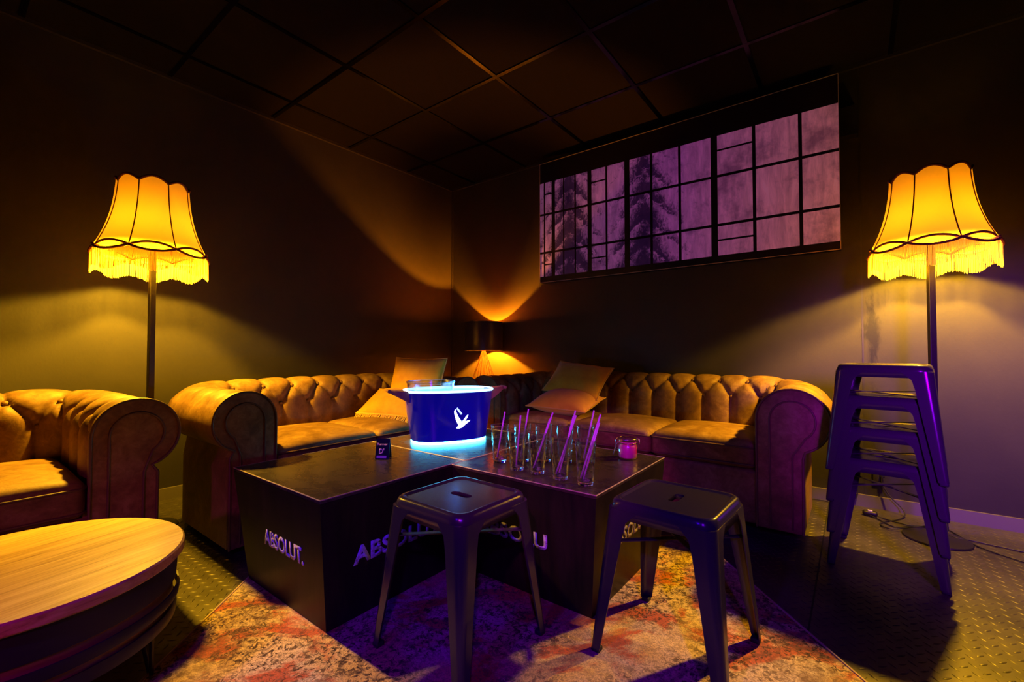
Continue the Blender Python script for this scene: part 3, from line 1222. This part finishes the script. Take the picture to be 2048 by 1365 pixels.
stool = make_stool('black metal stool standing in the open corner between two lettered black box tables', (-0.976, 1.012, 0.0085), R(-1), 'black metal stools')
dup(stool, (-0.435, 1.389, 0.0085), R(87), 'black metal stool standing alone right of the glasses table, in front of right sofa')
names = ['bottom black metal stool of the tall stack, standing on the floor plate',
         'second black metal stool from the bottom of the tall stack',
         'third black metal stool from the bottom of the tall stack, just below the top one',
         'topmost black metal stool of the tall stack in front of the right floor lamp']
for k in range(4):
    dup(stool, (0.105, 2.50, 0.0 + 0.132 * k), R(-6), names[k])


# ------------------------------------------------------------------ floor lamps
def make_floor_lamp(label, loc, rotz, tilt, rough_power):
    root = thing('floor_lamp', label, 'floor lamp', loc, rotz, 'fringed floor lamps')
    BLK = M['lamp_black']
    b = MB()
    b.lathe([(0.0005, 0.0), (0.124, 0.0), (0.126, 0.004), (0.124, 0.009), (0.05, 0.013), (0.018, 0.016), (0.016, 0.03), (0.0005, 0.03)], 48)
    b.build('base', BLK, root)
    pl = MB().box((-0.013, -0.013, 0.02), (0.013, 0.013, 1.40))
    bevel_mod(pl.build('pole', BLK, root), 0.002, 2)
    so = MB()
    so.lathe([(0.0005, 1.395), (0.013, 1.395), (0.013, 1.41), (0.02, 1.415), (0.021, 1.45), (0.016, 1.455), (0.0005, 1.455)], 20)
    so.build('socket', BLK, root)
    bu = MB()
    bu.lathe([(0.012, 1.455), (0.016, 1.462), (0.027, 1.485), (0.030, 1.502), (0.026, 1.52), (0.012, 1.531), (0.0005, 1.533)], 20)
    bu.build('bulb', M['bulb_glow'], root, auto=180)
    zb, zt = 1.395, 1.735
    nP = 8

    def rad(tt, th):
        # flared outline: narrow top, belling out to the hem
        base = 0.148 + (0.236 - 0.148) * (0.25 * tt + 0.75 * tt ** 2.3)
        a = (th / (2 * PI) * nP) % 1.0 - 0.5
        k = math.cos(PI / nP) / math.cos(a * 2 * PI / nP)
        rnd = 0.5 * k + 0.5 * (1 - 0.03 * (2 * abs(a)) ** 6)
        lobe = 1 + 0.035 * math.cos(a * PI) ** 1.0
        return base * rnd * lobe

    def scal(th):
        a = (th / (2 * PI) * nP) % 1.0 - 0.5
        return math.cos(a * PI)
    sh = MB()
    N, K = 128, 22
    rows = []
    for k in range(K + 1):
        tt = k / K
        rw = []
        for i in range(N):
            th = 2 * PI * i / N
            z = zt + (zb - zt) * tt + 0.026 * scal(th) * (1 - tt) ** 3
            r_ = rad(tt, th)
            rw.append((r_ * math.cos(th), r_ * math.sin(th), z))
        rows.append(rw)
    sh.grid(rows, close_u=True)
    so_ = sh.build('lamp_shade', M['shade_fabric'], root, auto=180)
    # braid on the ribs, rim and hem
    rb = None
    for q in range(nP):
        th = 2 * PI * q / nP
        mb = MB().tube([((rad(k / 14, th) + 0.001) * math.cos(th), (rad(k / 14, th) + 0.001) * math.sin(th), zt + (zb - zt) * k / 14) for k in range(15)], 0.0028, 6)
        mb.build('rib_braid', M['braid'], so_, auto=180)
    rim = [((rad(0, 2 * PI * i / N) + 0.001) * math.cos(2 * PI * i / N), (rad(0, 2 * PI * i / N) + 0.001) * math.sin(2 * PI * i / N), zt + 0.026 * scal(2 * PI * i / N)) for i in range(N)]
    MB().tube(rim, 0.0065, 6, closed=True).build('rim_braid', M['braid'], so_, auto=180)
    for sg in (1, -1):
        wv = []
        for i in range(N * 2):
            th = 2 * PI * i / (N * 2)
            rr = rad(1 if sg < 0 else 0.93, th) + 0.004 + (0.001 if sg > 0 else 0)
            wv.append((rr * math.cos(th), rr * math.sin(th), zb + 0.004 + sg * 0.021 * abs(math.cos(((th / (2 * PI) * nP) % 1.0 - 0.5) * PI)) ** 0.8))
        MB().tube(wv, 0.0056, 6, closed=True).build('hem_braid', M['braid'], so_, auto=180)
    # hanging fringe: thin threads
    fr = MB()
    rnd = random.Random(11)
    nT = 420
    for i in range(nT):
        th = 2 * PI * (i + rnd.uniform(-.25, .25)) / nT
        r_ = rad(1, th) + 0.001
        sc_ = scal(th)
        sm_ = 0.5 - 0.5 * math.cos(2 * PI * ((th / (2 * PI) * nP) % 1.0))
        z0 = zb - 0.016 * sc_
        z1 = zb - 0.088 - 0.026 * sm_ + rnd.uniform(-.004, .004)
        w_ = 0.00105
        tx, ty = -math.sin(th) * w_, math.cos(th) * w_
        ox, oy = math.cos(th) * w_, math.sin(th) * w_
        px, py = r_ * math.cos(th), r_ * math.sin(th)
        sx_, sy_ = rnd.uniform(-.002, .002), rnd.uniform(-.002, .002)
        vs_ = []
        for (z, ex, ey) in ((z0 + 0.012, 0, 0), (z1, sx_, sy_)):
            vs_ += [(px + tx + ex, py + ty + ey, z), (px + ox + ex, py + oy + ey, z), (px - tx + ex, py - ty + ey, z), (px - ox + ex, py - oy + ey, z)]
        fr.add(vs_, [(0, 1, 5, 4), (1, 2, 6, 5), (2, 3, 7, 6), (3, 0, 4, 7)])
    hb = []
    for k in range(4):
        rw = []
        for i in range(N):
            th = 2 * PI * i / N
            r_ = rad(1, th)
            rw.append((r_ * math.cos(th), r_ * math.sin(th), zb + 0.002 - (0.016 * scal(th) + 0.006) * k / 3))
        hb.append(rw)
    fr.grid(hb, close_u=True)
    fo = fr.build('fringe', M['fringe_thread'], so_, fixn=False, auto=60)
    fo['kind'] = 'stuff'
    # spider that carries the shade on the pole
    sp = MB()
    for q in range(4):
        th = PI / 2 * q
        sp.tube([(0.018 * math.cos(th), 0.018 * math.sin(th), 1.42), (0.1 * math.cos(th), 0.1 * math.sin(th), 1.60), (0.147 * math.cos(th), 0.147 * math.sin(th), zt - 0.005)], 0.0018, 5)
    sp.build('shade_carrier', BLK, root)
    up = light('lamp_glow', 'POINT', (loc[0], loc[1], 1.502), rough_power * 0.0095, WARM, shadow_soft_size=0.03)
    dn = light('lamp_downlight', 'SPOT', (loc[0], loc[1], 1.502), rough_power, WARM, aim=(loc[0], loc[1], 0), spot_size=R(136), spot_blend=0.2, shadow_soft_size=0.028)
    return root


make_floor_lamp('lit fringed floor lamp at the left wall, between the two left seats', (-2.85, 0.682, 0.0), R(9), 0, 440)
make_floor_lamp('lit fringed floor lamp on the right, behind the stack of stools', (0.302, 2.937, 0.0), R(20), 0, 440)

# ------------------------------------------------------------------ corner table lamp on a small stand
LX, LY = -2.725, 3.12
stand = thing('side_table', 'small dark side table in the corner, carrying the drum lamp', 'side table', (LX, LY, 0))
s_ = MB()
s_.lathe([(0.0005, 0.53), (0.19, 0.53), (0.195, 0.537), (0.19, 0.545), (0.0005, 0.545)], 40)
s_.build('table_top', M['lamp_black'], stand)
for q in range(3):
    a = 2 * PI * q / 3 + 0.4
    MB().tube([(0.13 * math.cos(a), 0.13 * math.sin(a), 0.532), (0.17 * math.cos(a), 0.17 * math.sin(a), 0.0)], 0.011, 10).build('leg', M['lamp_black'], stand)
tl = thing('table_lamp', 'lit table lamp with black drum shade and copper wire base in the corner', 'table lamp', (LX, LY, 0.545))
d_ = MB()
d_.lathe([(0.1735, 0.365), (0.175, 0.36), (0.175, 0.62), (0.1735, 0.625)], 64)
d_.build('lamp_shade', M['drum_outer'], tl)
d_ = MB()
d_.lathe([(0.1730, 0.364), (0.1722, 0.626)], 64)
d_.build('shade_lining', M['copper_inner'], tl, fixn=False)
d_ = MB()
nW = 9
d_.tube([(0.176 * math.cos(2 * PI * k / 48), 0.176 * math.sin(2 * PI * k / 48), 0.3645) for k in range(48)], 0.0022, 6, closed=True)
d_.build('shade_ring', M['copper_wire'], tl)
for q in range(nW):
    a = 2 * PI * q / nW
    a1 = a - 0.16
    a2 = a + 0.16
    pts = [(0.012 * math.cos(a1), 0.012 * math.sin(a1), 0.365), (0.135 * math.cos(a1), 0.135 * math.sin(a1), 0.02), (0.142 * math.cos(a), 0.142 * math.sin(a), 0.004),
           (0.135 * math.cos(a2), 0.135 * math.sin(a2), 0.02), (0.012 * math.cos(a2), 0.012 * math.sin(a2), 0.365)]
    MB().tube(pts, 0.0024, 6).build('wire_loop', M['copper_wire'], tl)
d_ = MB()
d_.lathe([(0.0005, 0.355), (0.018, 0.355), (0.019, 0.43), (0.014, 0.44), (0.0005, 0.44)], 20)
d_.build('socket', M['copper_wire'], tl)
d_ = MB()
d_.lathe([(0.012, 0.44), (0.020, 0.455), (0.03, 0.485), (0.027, 0.505), (0.012, 0.518), (0.0005, 0.52)], 20)
d_.build('bulb', M['bulb_glow'], tl, auto=180)
d_ = MB()
d_.lathe([(0.0285, 0.5085), (0.022, 0.5185), (0.012, 0.5235), (0.0005, 0.5250)], 24)
d_.build('added_light_shield', M['wire_steel'], tl, auto=180)  # unseen cap added to keep the bulb's light off the upper wall
d_ = MB()
for q in range(3):
    a = 2 * PI * q / 3 + 0.2
    d_.tube([(0.018 * math.cos(a), 0.018 * math.sin(a), 0.42), (0.173 * math.cos(a), 0.173 * math.sin(a), 0.40)], 0.0018, 5)
d_.build('shade_carrier', M['copper_wire'], tl)
light('table_lamp_glow', 'POINT', (LX, LY, 0.545 + 0.477), 480, DEEP, shadow_soft_size=0.016)

# ------------------------------------------------------------------ picture of a factory window
PX0, PX1, PZ0, PZ1, PY = -2.143, -0.048, 1.49, 2.524, 3.19
pcx, pcz = (PX0 + PX1) / 2, (PZ0 + PZ1) / 2
pic = thing('wall_picture', 'wide glossy picture of a steel framed factory window hanging on the back wall', 'picture', (pcx, PY, pcz))
hx, hz = (PX1 - PX0) / 2, (PZ1 - PZ0) / 2
bx = MB().box((-hx, 0.001, -hz), (hx, 0.055, hz))
bevel_mod(bx.build('housing', M['picture_frame'], pic), 0.002, 2)
ed = MB()
e = 0.0032
ed.box((-hx, -0.002, hz - e), (hx, 0.001, hz))
ed.box((-hx, -0.002, -hz), (hx, 0.03, -hz + e))
ed.box((-hx, -0.002, -hz), (-hx + e, 0.001, hz))
ed.box((hx - e, -0.002, -hz), (hx, 0.001, hz))
ed.build('edge_frame', M['picture_edge'], pic, smooth=False)
# flat print: dark bars and panes, one sheet
bars = [(-2.143, 0.0), (-2.096, 0.010), (-2.006, 0.024), (-1.905, 0.008), (-1.795, 0.010), (-1.664, 0.026), (-1.517, 0.012),
        (-1.348, 0.030), (-1.160, 0.013), (-0.957, 0.014), (-0.730, 0.030), (-0.490, 0.014), (-0.240, 0.014), (-0.048, 0.0)]
bars = [(x_, w_ * 1.4) for x_, w_ in bars]
zr = [1.540, 1.745, 2.075, 2.350]       # pane rows, bottom to top
prt = MB()


def quad(x0, x1, z0, z1, mi):
    prt.add([(x0 - pcx, 0, z0 - pcz), (x1 - pcx, 0, z0 - pcz), (x1 - pcx, 0, z1 - pcz), (x0 - pcx, 0, z1 - pcz)], [(0, 1, 2, 3)], mi)


hb_ = 0.010
for i in range(len(bars) - 1):
    xa, xb = bars[i][0] + bars[i][1] / 2, bars[i + 1][0] - bars[i + 1][1] / 2
    if i > 0:
        quad(bars[i][0] - bars[i][1] / 2, xa, PZ0, PZ1, 0)
    vent = i in (1, 5, 10)
    zs = [PZ0, zr[0]]
    kinds = [0]
    for k in range(3):
        lo_ = zr[k] + (0.009 if k else 0.0)
        hi_ = zr[k + 1] - (0.009 if k < 2 else 0.0)
        if k:
            zs.append(lo_)
            kinds.append(0)
        if vent and k in (0, 2):
            m_ = lo_ + (hi_ - lo_) * (0.52 if k == 0 else 0.62)
            zs += [m_ - 0.006, m_ + 0.006, hi_]
            kinds += [1, 0, 1]
        else:
            zs.append(hi_)
            kinds.append(1)
    zs.append(PZ1)
    kinds.append(0)
    for k in range(len(kinds)):
        quad(xa, xb, zs[k], zs[k + 1], kinds[k])
po = prt.build('print', [M['picture_bar'], M['picture_pane']], pic, smooth=False, fixn=False)
br = MB()
br.box((hx, 0.052, 0.19), (hx + 0.085, 0.125, 0.205))
br.box((hx - 0.2, 0.055, 0.16), (hx + 0.085, 0.12, 0.33))
br.build('wall_bracket', M['lamp_black'], pic, smooth=False)

# ------------------------------------------------------------------ round drum table with wooden top
wt = thing('drum_table', 'round table with wooden top and black metal bands at lower left', 'side table', (-1.542, 0.139, 0), R(103))
TR = 0.303
a_ = MB()
a_.lathe([(0.0005, 0.372), (TR - 0.004, 0.372), (TR, 0.376), (TR, 0.396), (TR - 0.004, 0.40), (0.0005, 0.40)], 96)
a_.build('table_top', M['wood_top'], wt, auto=30)
for (z0, z1, rr) in ((0.305, 0.3715, 0.286), (0.262, 0.287, 0.292), (0.214, 0.243, 0.286)):
    a_ = MB()
    a_.lathe([(rr - 0.004, z0), (rr, z0), (rr + 0.002, (z0 + z1) / 2), (rr, z1), (rr - 0.004, z1)], 96, close=True)
    a_.build('metal_band', M['band_black'], wt, auto=40)
a_ = MB()
a_.lathe([(0.0005, 0.222), (0.278, 0.222), (0.279, 0.232), (0.279, 0.371), (0.272, 0.371), (0.272, 0.236), (0.0005, 0.236)], 72)
a_.build('inner_drum', M['wood_liner'], wt, auto=40)
for q in range(3):
    a = R(-10 + 120 * q)
    ca, sa = math.cos(a), math.sin(a)

    def pp_(rr, tt, z):
        return (rr * ca - tt * sa, rr * sa + tt * ca, z)
    pts = spline([pp_(0.225, 0.120, 0.223), pp_(0.240, 0.045, 0.075), pp_(0.245, 0.014, 0.016), pp_(0.246, 0.004, 0.0062), pp_(0.246, -0.006, 0.012), pp_(0.244, -0.011, 0.06), pp_(0.240, -0.022, 0.223)], 5)
    MB().tube(pts, 0.0055, 8).build('hairpin_leg', M['band_black'], wt, auto=180)

# ------------------------------------------------------------------ glowing bottle bucket
ax_ang = R(63)
bk = thing('ice_bucket', 'glowing dark blue bottle bucket with white bird logo on the back table', 'bucket', (-1.722, 1.690, 0.4301), ax_ang)


def oval(a, b, z, n=64, ex=2.6):
    out_ = []
    for k in range(n):
        th = 2 * PI * k / n
        c2, s2_ = math.cos(th), math.sin(th)
        out_.append((a * math.copysign(abs(c2) ** (2 / ex), c2), b * math.copysign(abs(s2_) ** (2 / ex), s2_), z))
    return out_


HB = 0.260
bo = MB()
rows = []
for k in range(13):
    s = k / 12
    rows.append(oval(0.200 + 0.036 * s, 0.128 + 0.024 * s, 0.014 + (HB - 0.014) * s))
bo.grid(rows, close_u=True)
rows2 = []
for k in range(7):
    s = 1 - k / 6
    rows2.append(oval(0.196 + 0.036 * s, 0.124 + 0.024 * s, 0.04 + (HB - 0.04) * s))
li = MB()
li.grid(rows2, close_u=True)
li.add(rows2[-1], [tuple(range(64))])
li.build('lit_liner', M['liner_glow'], bk, auto=60)
bo.build('body', M['bucket_blue'], bk, auto=60)
rg = MB()
rows = [oval(0.236, 0.152, HB - 0.001), oval(0.239, 0.155, HB + 0.003), oval(0.240, 0.156, HB + 0.010), oval(0.236, 0.152, HB + 0.012), oval(0.231, 0.147, HB + 0.010), oval(0.230, 0.146, HB - 0.001)]
rg.grid(rows, close_u=True, close_v=True)
rg.build('glowing_rim', M['rim_glow'], bk, auto=180)
lb = MB()
rows = [oval(0.170, 0.10, 0.0), oval(0.196, 0.124, 0.0), oval(0.199, 0.127, 0.007), oval(0.196, 0.124, 0.0138), oval(0.170, 0.10, 0.0138)]
lb.grid(rows, close_u=True, close_v=True)
lb.build('led_base', M['led_cyan'], bk, auto=180)
for sg in (-1, 1):
    hd = MB()
    ol = [(0.222, -0.060), (0.245, -0.058), (0.305, -0.024), (0.318, -0.012), (0.318, 0.012), (0.305, 0.024), (0.245, 0.058), (0.222, 0.060)]
    vs_ = []
    for (zl, zh) in ((0.0, 0.0),):
        for (x, y) in ol:
            tt = (x - 0.222) / 0.096
            vs_.append((sg * x, y, HB - 0.052 + 0.052 * tt))
        for (x, y) in ol:
            tt = (x - 0.222) / 0.096
            vs_.append((sg * x, y, HB + 0.006 + 0.010 * tt))
    n = len(ol)
    hd.add(vs_, [tuple(range(n)), tuple(range(n, 2 * n))] + [(i, (i + 1) % n, (i + 1) % n + n, i + n) for i in range(n)])
    ho = bevel_mod(hd.build('handle', M['bucket_copper'], bk, auto=30), 0.003, 2)
    MB().tube([(sg * 0.318, -0.03, HB + 0.008), (sg * 0.318, 0.03, HB + 0.008)], 0.009, 12).build('grip', M['bucket_copper'], ho, auto=60)
# bird logo on the face turned to the camera (local -y side)
tr_ = [(1045, 560), (1060, 600), (1085, 650), (1115, 690), (1122, 705), (1145, 680), (1175, 640), (1195, 628), (1186, 660), (1157, 700), (1178, 697), (1222, 690), (1200, 712),
       (1165, 735), (1130, 765), (1090, 775), (1062, 768), (1078, 752), (1086, 735), (1060, 690), (1038, 620), (1033, 585)]


def on_face(x, z, lift):
    s = max(0, min(1, (z - 0.022) / (HB - 0.022)))
    a, b = 0.200 + 0.036 * s, 0.128 + 0.024 * s
    y = -b * (max(0.0, 1 - abs(x / a) ** 2.6)) ** (1 / 2.6)
    return (x, y - lift, z)


lg = MB()
L1, L2 = [], []
for (x, y) in tr_:
    lx, lz = (x - 1100) * 0.00047 + 0.014, 0.125 - (y - 672) * 0.00047
    L1.append(on_face(lx, lz, 0.0012))
    L2.append(on_face(lx, lz, -0.001))
n = len(tr_)
lg.add(L1 + L2, [tuple(range(n))] + [(i, (i + 1) % n, (i + 1) % n + n, i + n) for i in range(n)])
for k in range(3):
    x0, y0 = 1056 + 6 * k, 552 - 4 * k
    lg.tube([on_face((x0 + 14 * q - 1100) * 0.00047 + 0.014, 0.125 - (y0 + 18 * q - 672) * 0.00047, 0.001) for q in range(5)], 0.0005, 4)
lg.build('bird_logo', M['logo_glow'], bk, auto=30, fixn=False)
light('bucket_light', 'POINT', (-1.72, 1.72, 0.715), 3, (0.02, 0.22, 1.0), shadow_soft_size=0.05)

# clear container standing in the bucket
ct = MB()
ct.lathe([(0.0005, 0.0), (0.108, 0.0), (0.112, 0.004), (0.122, 0.215), (0.1235, 0.2185), (0.1255, 0.2185), (0.1265, 0.215), (0.1255, 0.211), (0.124, 0.208)], 56)
co = ct.build('clear_container', M['clear_plastic'])
co.location = (-1.770, 1.603, 0.525)
tag(co, 'round clear container standing inside the glowing blue bucket', 'container')


# ------------------------------------------------------------------ drinking glasses and straws
def make_glass():
    root = thing('highball_glass', '', 'glass', (0, 0, 0))
    g = MB()
    n = 36
    rows = []
    for k in range(15):
        z = 0.014 + 0.142 * k / 14
        r = 0.0290 + 0.0085 * k / 14
        fl_ = 0.0011 * max(0.0, min(1.0, (0.125 - z) / 0.02))
        rows.append([((r - fl_ * (0.5 + 0.5 * math.cos(9 * 2 * PI * q / n))) * math.cos(2 * PI * q / n), (r - fl_ * (0.5 + 0.5 * math.cos(9 * 2 * PI * q / n))) * math.sin(2 * PI * q / n), z) for q in range(n)])
    g.grid(rows, close_u=True)
    g.build('glass_wall', M['thin_glass'], root, auto=180)
    g = MB()
    g.lathe([(0.0004, 0.0), (0.024, 0.0), (0.0275, 0.002), (0.0288, 0.008), (0.0290, 0.015), (0.026, 0.0165), (0.014, 0.0150), (0.0004, 0.0145)], 32)
    g.build('glass_base', M['glass'], root, auto=60)
    g = MB()
    g.tube([(0.0375 * math.cos(2 * PI * k / 40), 0.0375 * math.sin(2 * PI * k / 40), 0.1565) for k in range(40)], 0.0014, 6, closed=True)
    g.build('rim', M['glass'], root, auto=180)
    return root


gl_pos = [(-1.196, 1.475, 'empty highball glass nearest the blue bucket, at the left end of the row'),
          (-1.066, 1.423, 'second empty highball glass from the left in the front row'),
          (-0.972, 1.430, 'third empty highball glass from the left in the front row, leaning straws in it'),
          (-0.862, 1.417, 'fourth empty highball glass from the left in the front row'),
          (-0.756, 1.412, 'empty highball glass at the right end of the front row, nearest the lone stool'),
          (-1.128, 1.545, 'empty highball glass in the back row, nearest the blue bucket'),
          (-1.052, 1.595, 'second empty highball glass from the left in the back row'),
          (-0.972, 1.635, 'third empty highball glass from the left in the back row'),
          (-0.900, 1.680, 'empty highball glass at the right end of the back row, nearest the pink jar')]
g0 = None
for (x, y, lab) in gl_pos:
    if g0 is None:
        g0 = make_glass()
        g = g0
        g.location = (x, y, 0.4301)
        tag(g, lab, 'glass', 'highball glasses on the black table')
    else:
        dup(g0, (x, y, 0.4301), 0.3 * x * 10, lab)
# straws: which glass, foot offset, lean (direction to the right of the picture), length
RV = Vector((0.793, 0.609, 0))
FV = Vector((-0.609, 0.793, 0))
straws = [(0, -0.012, 0.030, 0.195, 'pink straw in the glass nearest the blue bucket'),
          (1, -0.004, 0.016, 0.195, 'nearly upright pink straw in the second front glass'),
          (5, -0.008, 0.030, 0.205, 'pink straw in the back row glass nearest the bucket'),
          (2, -0.017, 0.076, 0.225, 'longest pink straw in the third front glass'),
          (2, -0.014, 0.076, 0.195, 'shorter pink straw in the third front glass, beside the longest one'),
          (3, -0.017, 0.070, 0.225, 'left pink straw in the fourth front glass'),
          (3, -0.004, 0.064, 0.215, 'right pink straw in the fourth front glass'),
          (4, -0.008, 0.052, 0.205, 'front pink straw in the glass at the right end of the front row'),
          (4, -0.017, 0.068, 0.235, 'tallest pink straw in the glass at the right end of the front row'),
          (7, -0.006, 0.046, 0.205, 'pink straw in the third back row glass'),
          (8, -0.008, 0.040, 0.205, 'pink straw in the back row glass nearest the pink jar')]
dep_used = {}
for (gi, off, lean, L, lab) in straws:
    gx, gy, _ = gl_pos[gi]
    kf = dep_used.get(gi, 0)
    dep_used[gi] = kf + 1
    fo_ = FV * (0.009 * kf - 0.004)
    p0 = Vector((gx, gy, 0.4301 + 0.021)) + RV * off + fo_
    # the straw rests on the rim
    slope = min(lean / L * 1.12, (0.0315 - off) / 0.137)
    d = Vector((0, 0, 1)) + RV * slope + FV * (0.02 * kf)
    d.normalize()
    p1 = p0 + d * L
    st_ = MB()
    st_.tube([p0, p0.lerp(p1, 0.5), p1], 0.0035, 10, caps=False)
    so_ = st_.build('drinking_straw', M['straw_pink'])
    md = so_.modifiers.new('solid', 'SOLIDIFY')
    md.thickness = 0.0004
    tag(so_, lab, 'straw', 'pink straws in the glasses')

# ------------------------------------------------------------------ clip jar with pink filling
jar = thing('clip_jar', 'small clip lid glass jar with bright pink filling on the black table', 'jar', (-0.795, 1.870, 0.4301), R(15))
j_ = MB()
j_.lathe([(0.0004, 0.0), (0.038, 0.0), (0.042, 0.004), (0.043, 0.012), (0.043, 0.056), (0.036, 0.066), (0.036, 0.072)], 36)
j_.build('body', M['jar_glass'], jar, auto=60)
j_ = MB()
j_.lathe([(0.0004, 0.006), (0.036, 0.006), (0.0396, 0.013), (0.0396, 0.054), (0.033, 0.062), (0.0004, 0.063)], 36)
j_.build('filling', M['jar_pink'], jar, auto=60)
j_ = MB()
j_.lathe([(0.0004, 0.0735), (0.036, 0.0735), (0.041, 0.076), (0.041, 0.085), (0.037, 0.090), (0.0004, 0.092)], 36)
j_.build('lid', M['jar_glass'], jar, auto=60)
j_ = MB()
j_.lathe([(0.036, 0.0715), (0.0385, 0.0715), (0.0385, 0.0738), (0.036, 0.0738)], 36, close=True)
j_.build('seal', M['jar_pink'], jar)
j_ = MB()
for zz, rr in ((0.069, 0.0375), (0.088, 0.0395)):
    j_.tube([(rr * math.cos(2 * PI * k / 40), rr * math.sin(2 * PI * k / 40), zz) for k in range(40)], 0.0012, 6, closed=True)
j_.build('wire_ring', M['wire_steel'], jar)
j_ = MB()
j_.tube(spline([(-0.038, 0.012, 0.069), (-0.047, 0.013, 0.060), (-0.062, 0.010, 0.012), (-0.063, 0.0, 0.008), (-0.062, -0.010, 0.012), (-0.047, -0.013, 0.060), (-0.038, -0.012, 0.069)], 4), 0.0013, 6)
j_.tube(spline([(-0.041, 0.008, 0.088), (-0.050, 0.006, 0.075), (-0.052, 0.0, 0.045), (-0.050, -0.006, 0.075), (-0.041, -0.008, 0.088)], 4), 0.0013, 6)
j_.build('clasp', M['wire_steel'], jar)
j_ = MB()
j_.tube(spline([(0.040, 0.012, 0.088), (0.050, 0.010, 0.084), (0.052, 0.0, 0.066), (0.050, -0.010, 0.084), (0.040, -0.012, 0.088)], 4), 0.0013, 6)
j_.build('hinge', M['wire_steel'], jar)

# ------------------------------------------------------------------ tent card
tc = thing('tent_card', 'small black tent card with pink print on the left table', 'sign', (-1.640, 1.212, 0.4302), R(33))
t_ = MB()
hwid, hgt, dp = 0.0305, 0.086, 0.020
t_.prism([(-dp, 0), (-dp + 0.0012, 0), (0.0, hgt - 0.0016), (dp - 0.0012, 0), (dp, 0), (0, hgt)], -hwid, hwid, plane='yz')
t_.build('folded_card', M['card_black'], tc, smooth=False)
ang = math.atan2(dp, hgt)


def card_mat(x, s):
    up = Vector((0, math.sin(ang), math.cos(ang)))
    xd = Vector((1, 0, 0))
    nd = xd.cross(up)
    mt = Matrix((xd, up, nd)).transposed().to_4x4()
    mt.translation = Vector((x, -dp, 0)) + up * s + nd * 0.0003
    return mt


text_mesh('lettering', 'Ranner', 0.010, M['card_pink'], tc, card_mat(-0.024, 0.060), width=0.046, bold=0.03, depth=0.0004)
text_mesh('lettering', "D'", 0.023, M['card_pink'], tc, card_mat(-0.014, 0.024), width=0.022, bold=0.03, depth=0.0004)
cbar = MB().box((-0.024, 0.006, 0), (0.020, 0.0165, 0.0004), mat=card_mat(0, 0))
cbar.build('printed_bar', M['card_pink'], tc, smooth=False)


# ------------------------------------------------------------------ cables
def cable(name, label, pts, r=0.0032, cat='cable'):
    o = MB().tube(spline(pts, 8), r, 8).build(name, M['cable_black'], auto=180)
    return tag(o, label, cat)


Zc = 0.0058
sw = thing('lamp_cord', 'black lamp cord with foot switch looping over the floor behind the stack of stools', 'cable', (0, 0, 0))
MB().tube(spline([(0.33, 3.05, Zc), (0.277, 3.095, Zc), (0.20, 3.075, Zc), (0.115, 3.115, Zc), (0.085, 3.128, 0.012)], 8), 0.0032, 8).build('cord', M['cable_black'], sw, auto=180)
MB().tube(spline([(0.035, 3.14, 0.012), (0.09, 3.085, Zc), (0.155, 3.00, Zc), (0.23, 3.07, Zc), (0.31, 3.10, Zc), (0.36, 3.12, Zc), (0.442, 2.93, Zc), (0.57, 2.83, Zc), (0.75, 2.72, Zc)], 8), 0.0032, 8).build('cord', M['cable_black'], sw, auto=180)
f_ = MB()
f_.rbox((0.059, 3.132, 0.0165), (0.066, 0.036, 0.026), 0.012, 3)
fs_ = f_.build('foot_switch', M['lamp_black'], sw)
MB().rbox((0.059, 3.130, 0.030), (0.022, 0.018, 0.008), 0.003, 2).build('switch_button', M['plug_white'], fs_)
cable('wall_cable', 'black cable dropping from the wall socket and coiling on the floor',
      [(0.120, 3.293, 0.20), (0.118, 3.285, 0.15), (0.150, 3.27, 0.09), (0.205, 3.24, 0.03), (0.19, 3.17, Zc), (0.10, 3.02, Zc), (0.135, 2.945, Zc + .004), (0.24, 3.02, 0.020), (0.29, 3.085, Zc + 0.006),
       (0.37, 2.99, Zc + .005), (0.45, 3.0, Zc), (0.60, 2.975, Zc), (0.80, 2.95, Zc)])
cable('power_cable', 'black cable along the baseboard behind the right end of the right sofa',
      [(-0.50, 3.27, Zc), (-0.25, 3.265, Zc), (-0.16, 3.27, Zc), (-0.08, 3.275, Zc), (0.0, 3.285, 0.05), (0.008, 3.297, 0.15)])
so_ = thing('wall_socket', 'small wall socket low on the back wall behind the stools', 'socket', (0.10, YB - 0.0005, 0.19))
MB().rbox((0, -0.006, 0), (0.045, 0.012, 0.075), 0.004, 2).build('plate', M['dark_trim'], so_)
MB().rbox((0.02, -0.018, 0.004), (0.022, 0.016, 0.024), 0.004, 2).build('plug', M['cable_black'], so_)
s2o = thing('wall_plug', 'pale plug on the back wall left of the socket behind the stools', 'plug', (0.010, YB - 0.0005, 0.17))
MB().rbox((0, -0.010, 0), (0.012, 0.020, 0.045), 0.004, 2).build('plug_body', M['plug_white'], s2o)
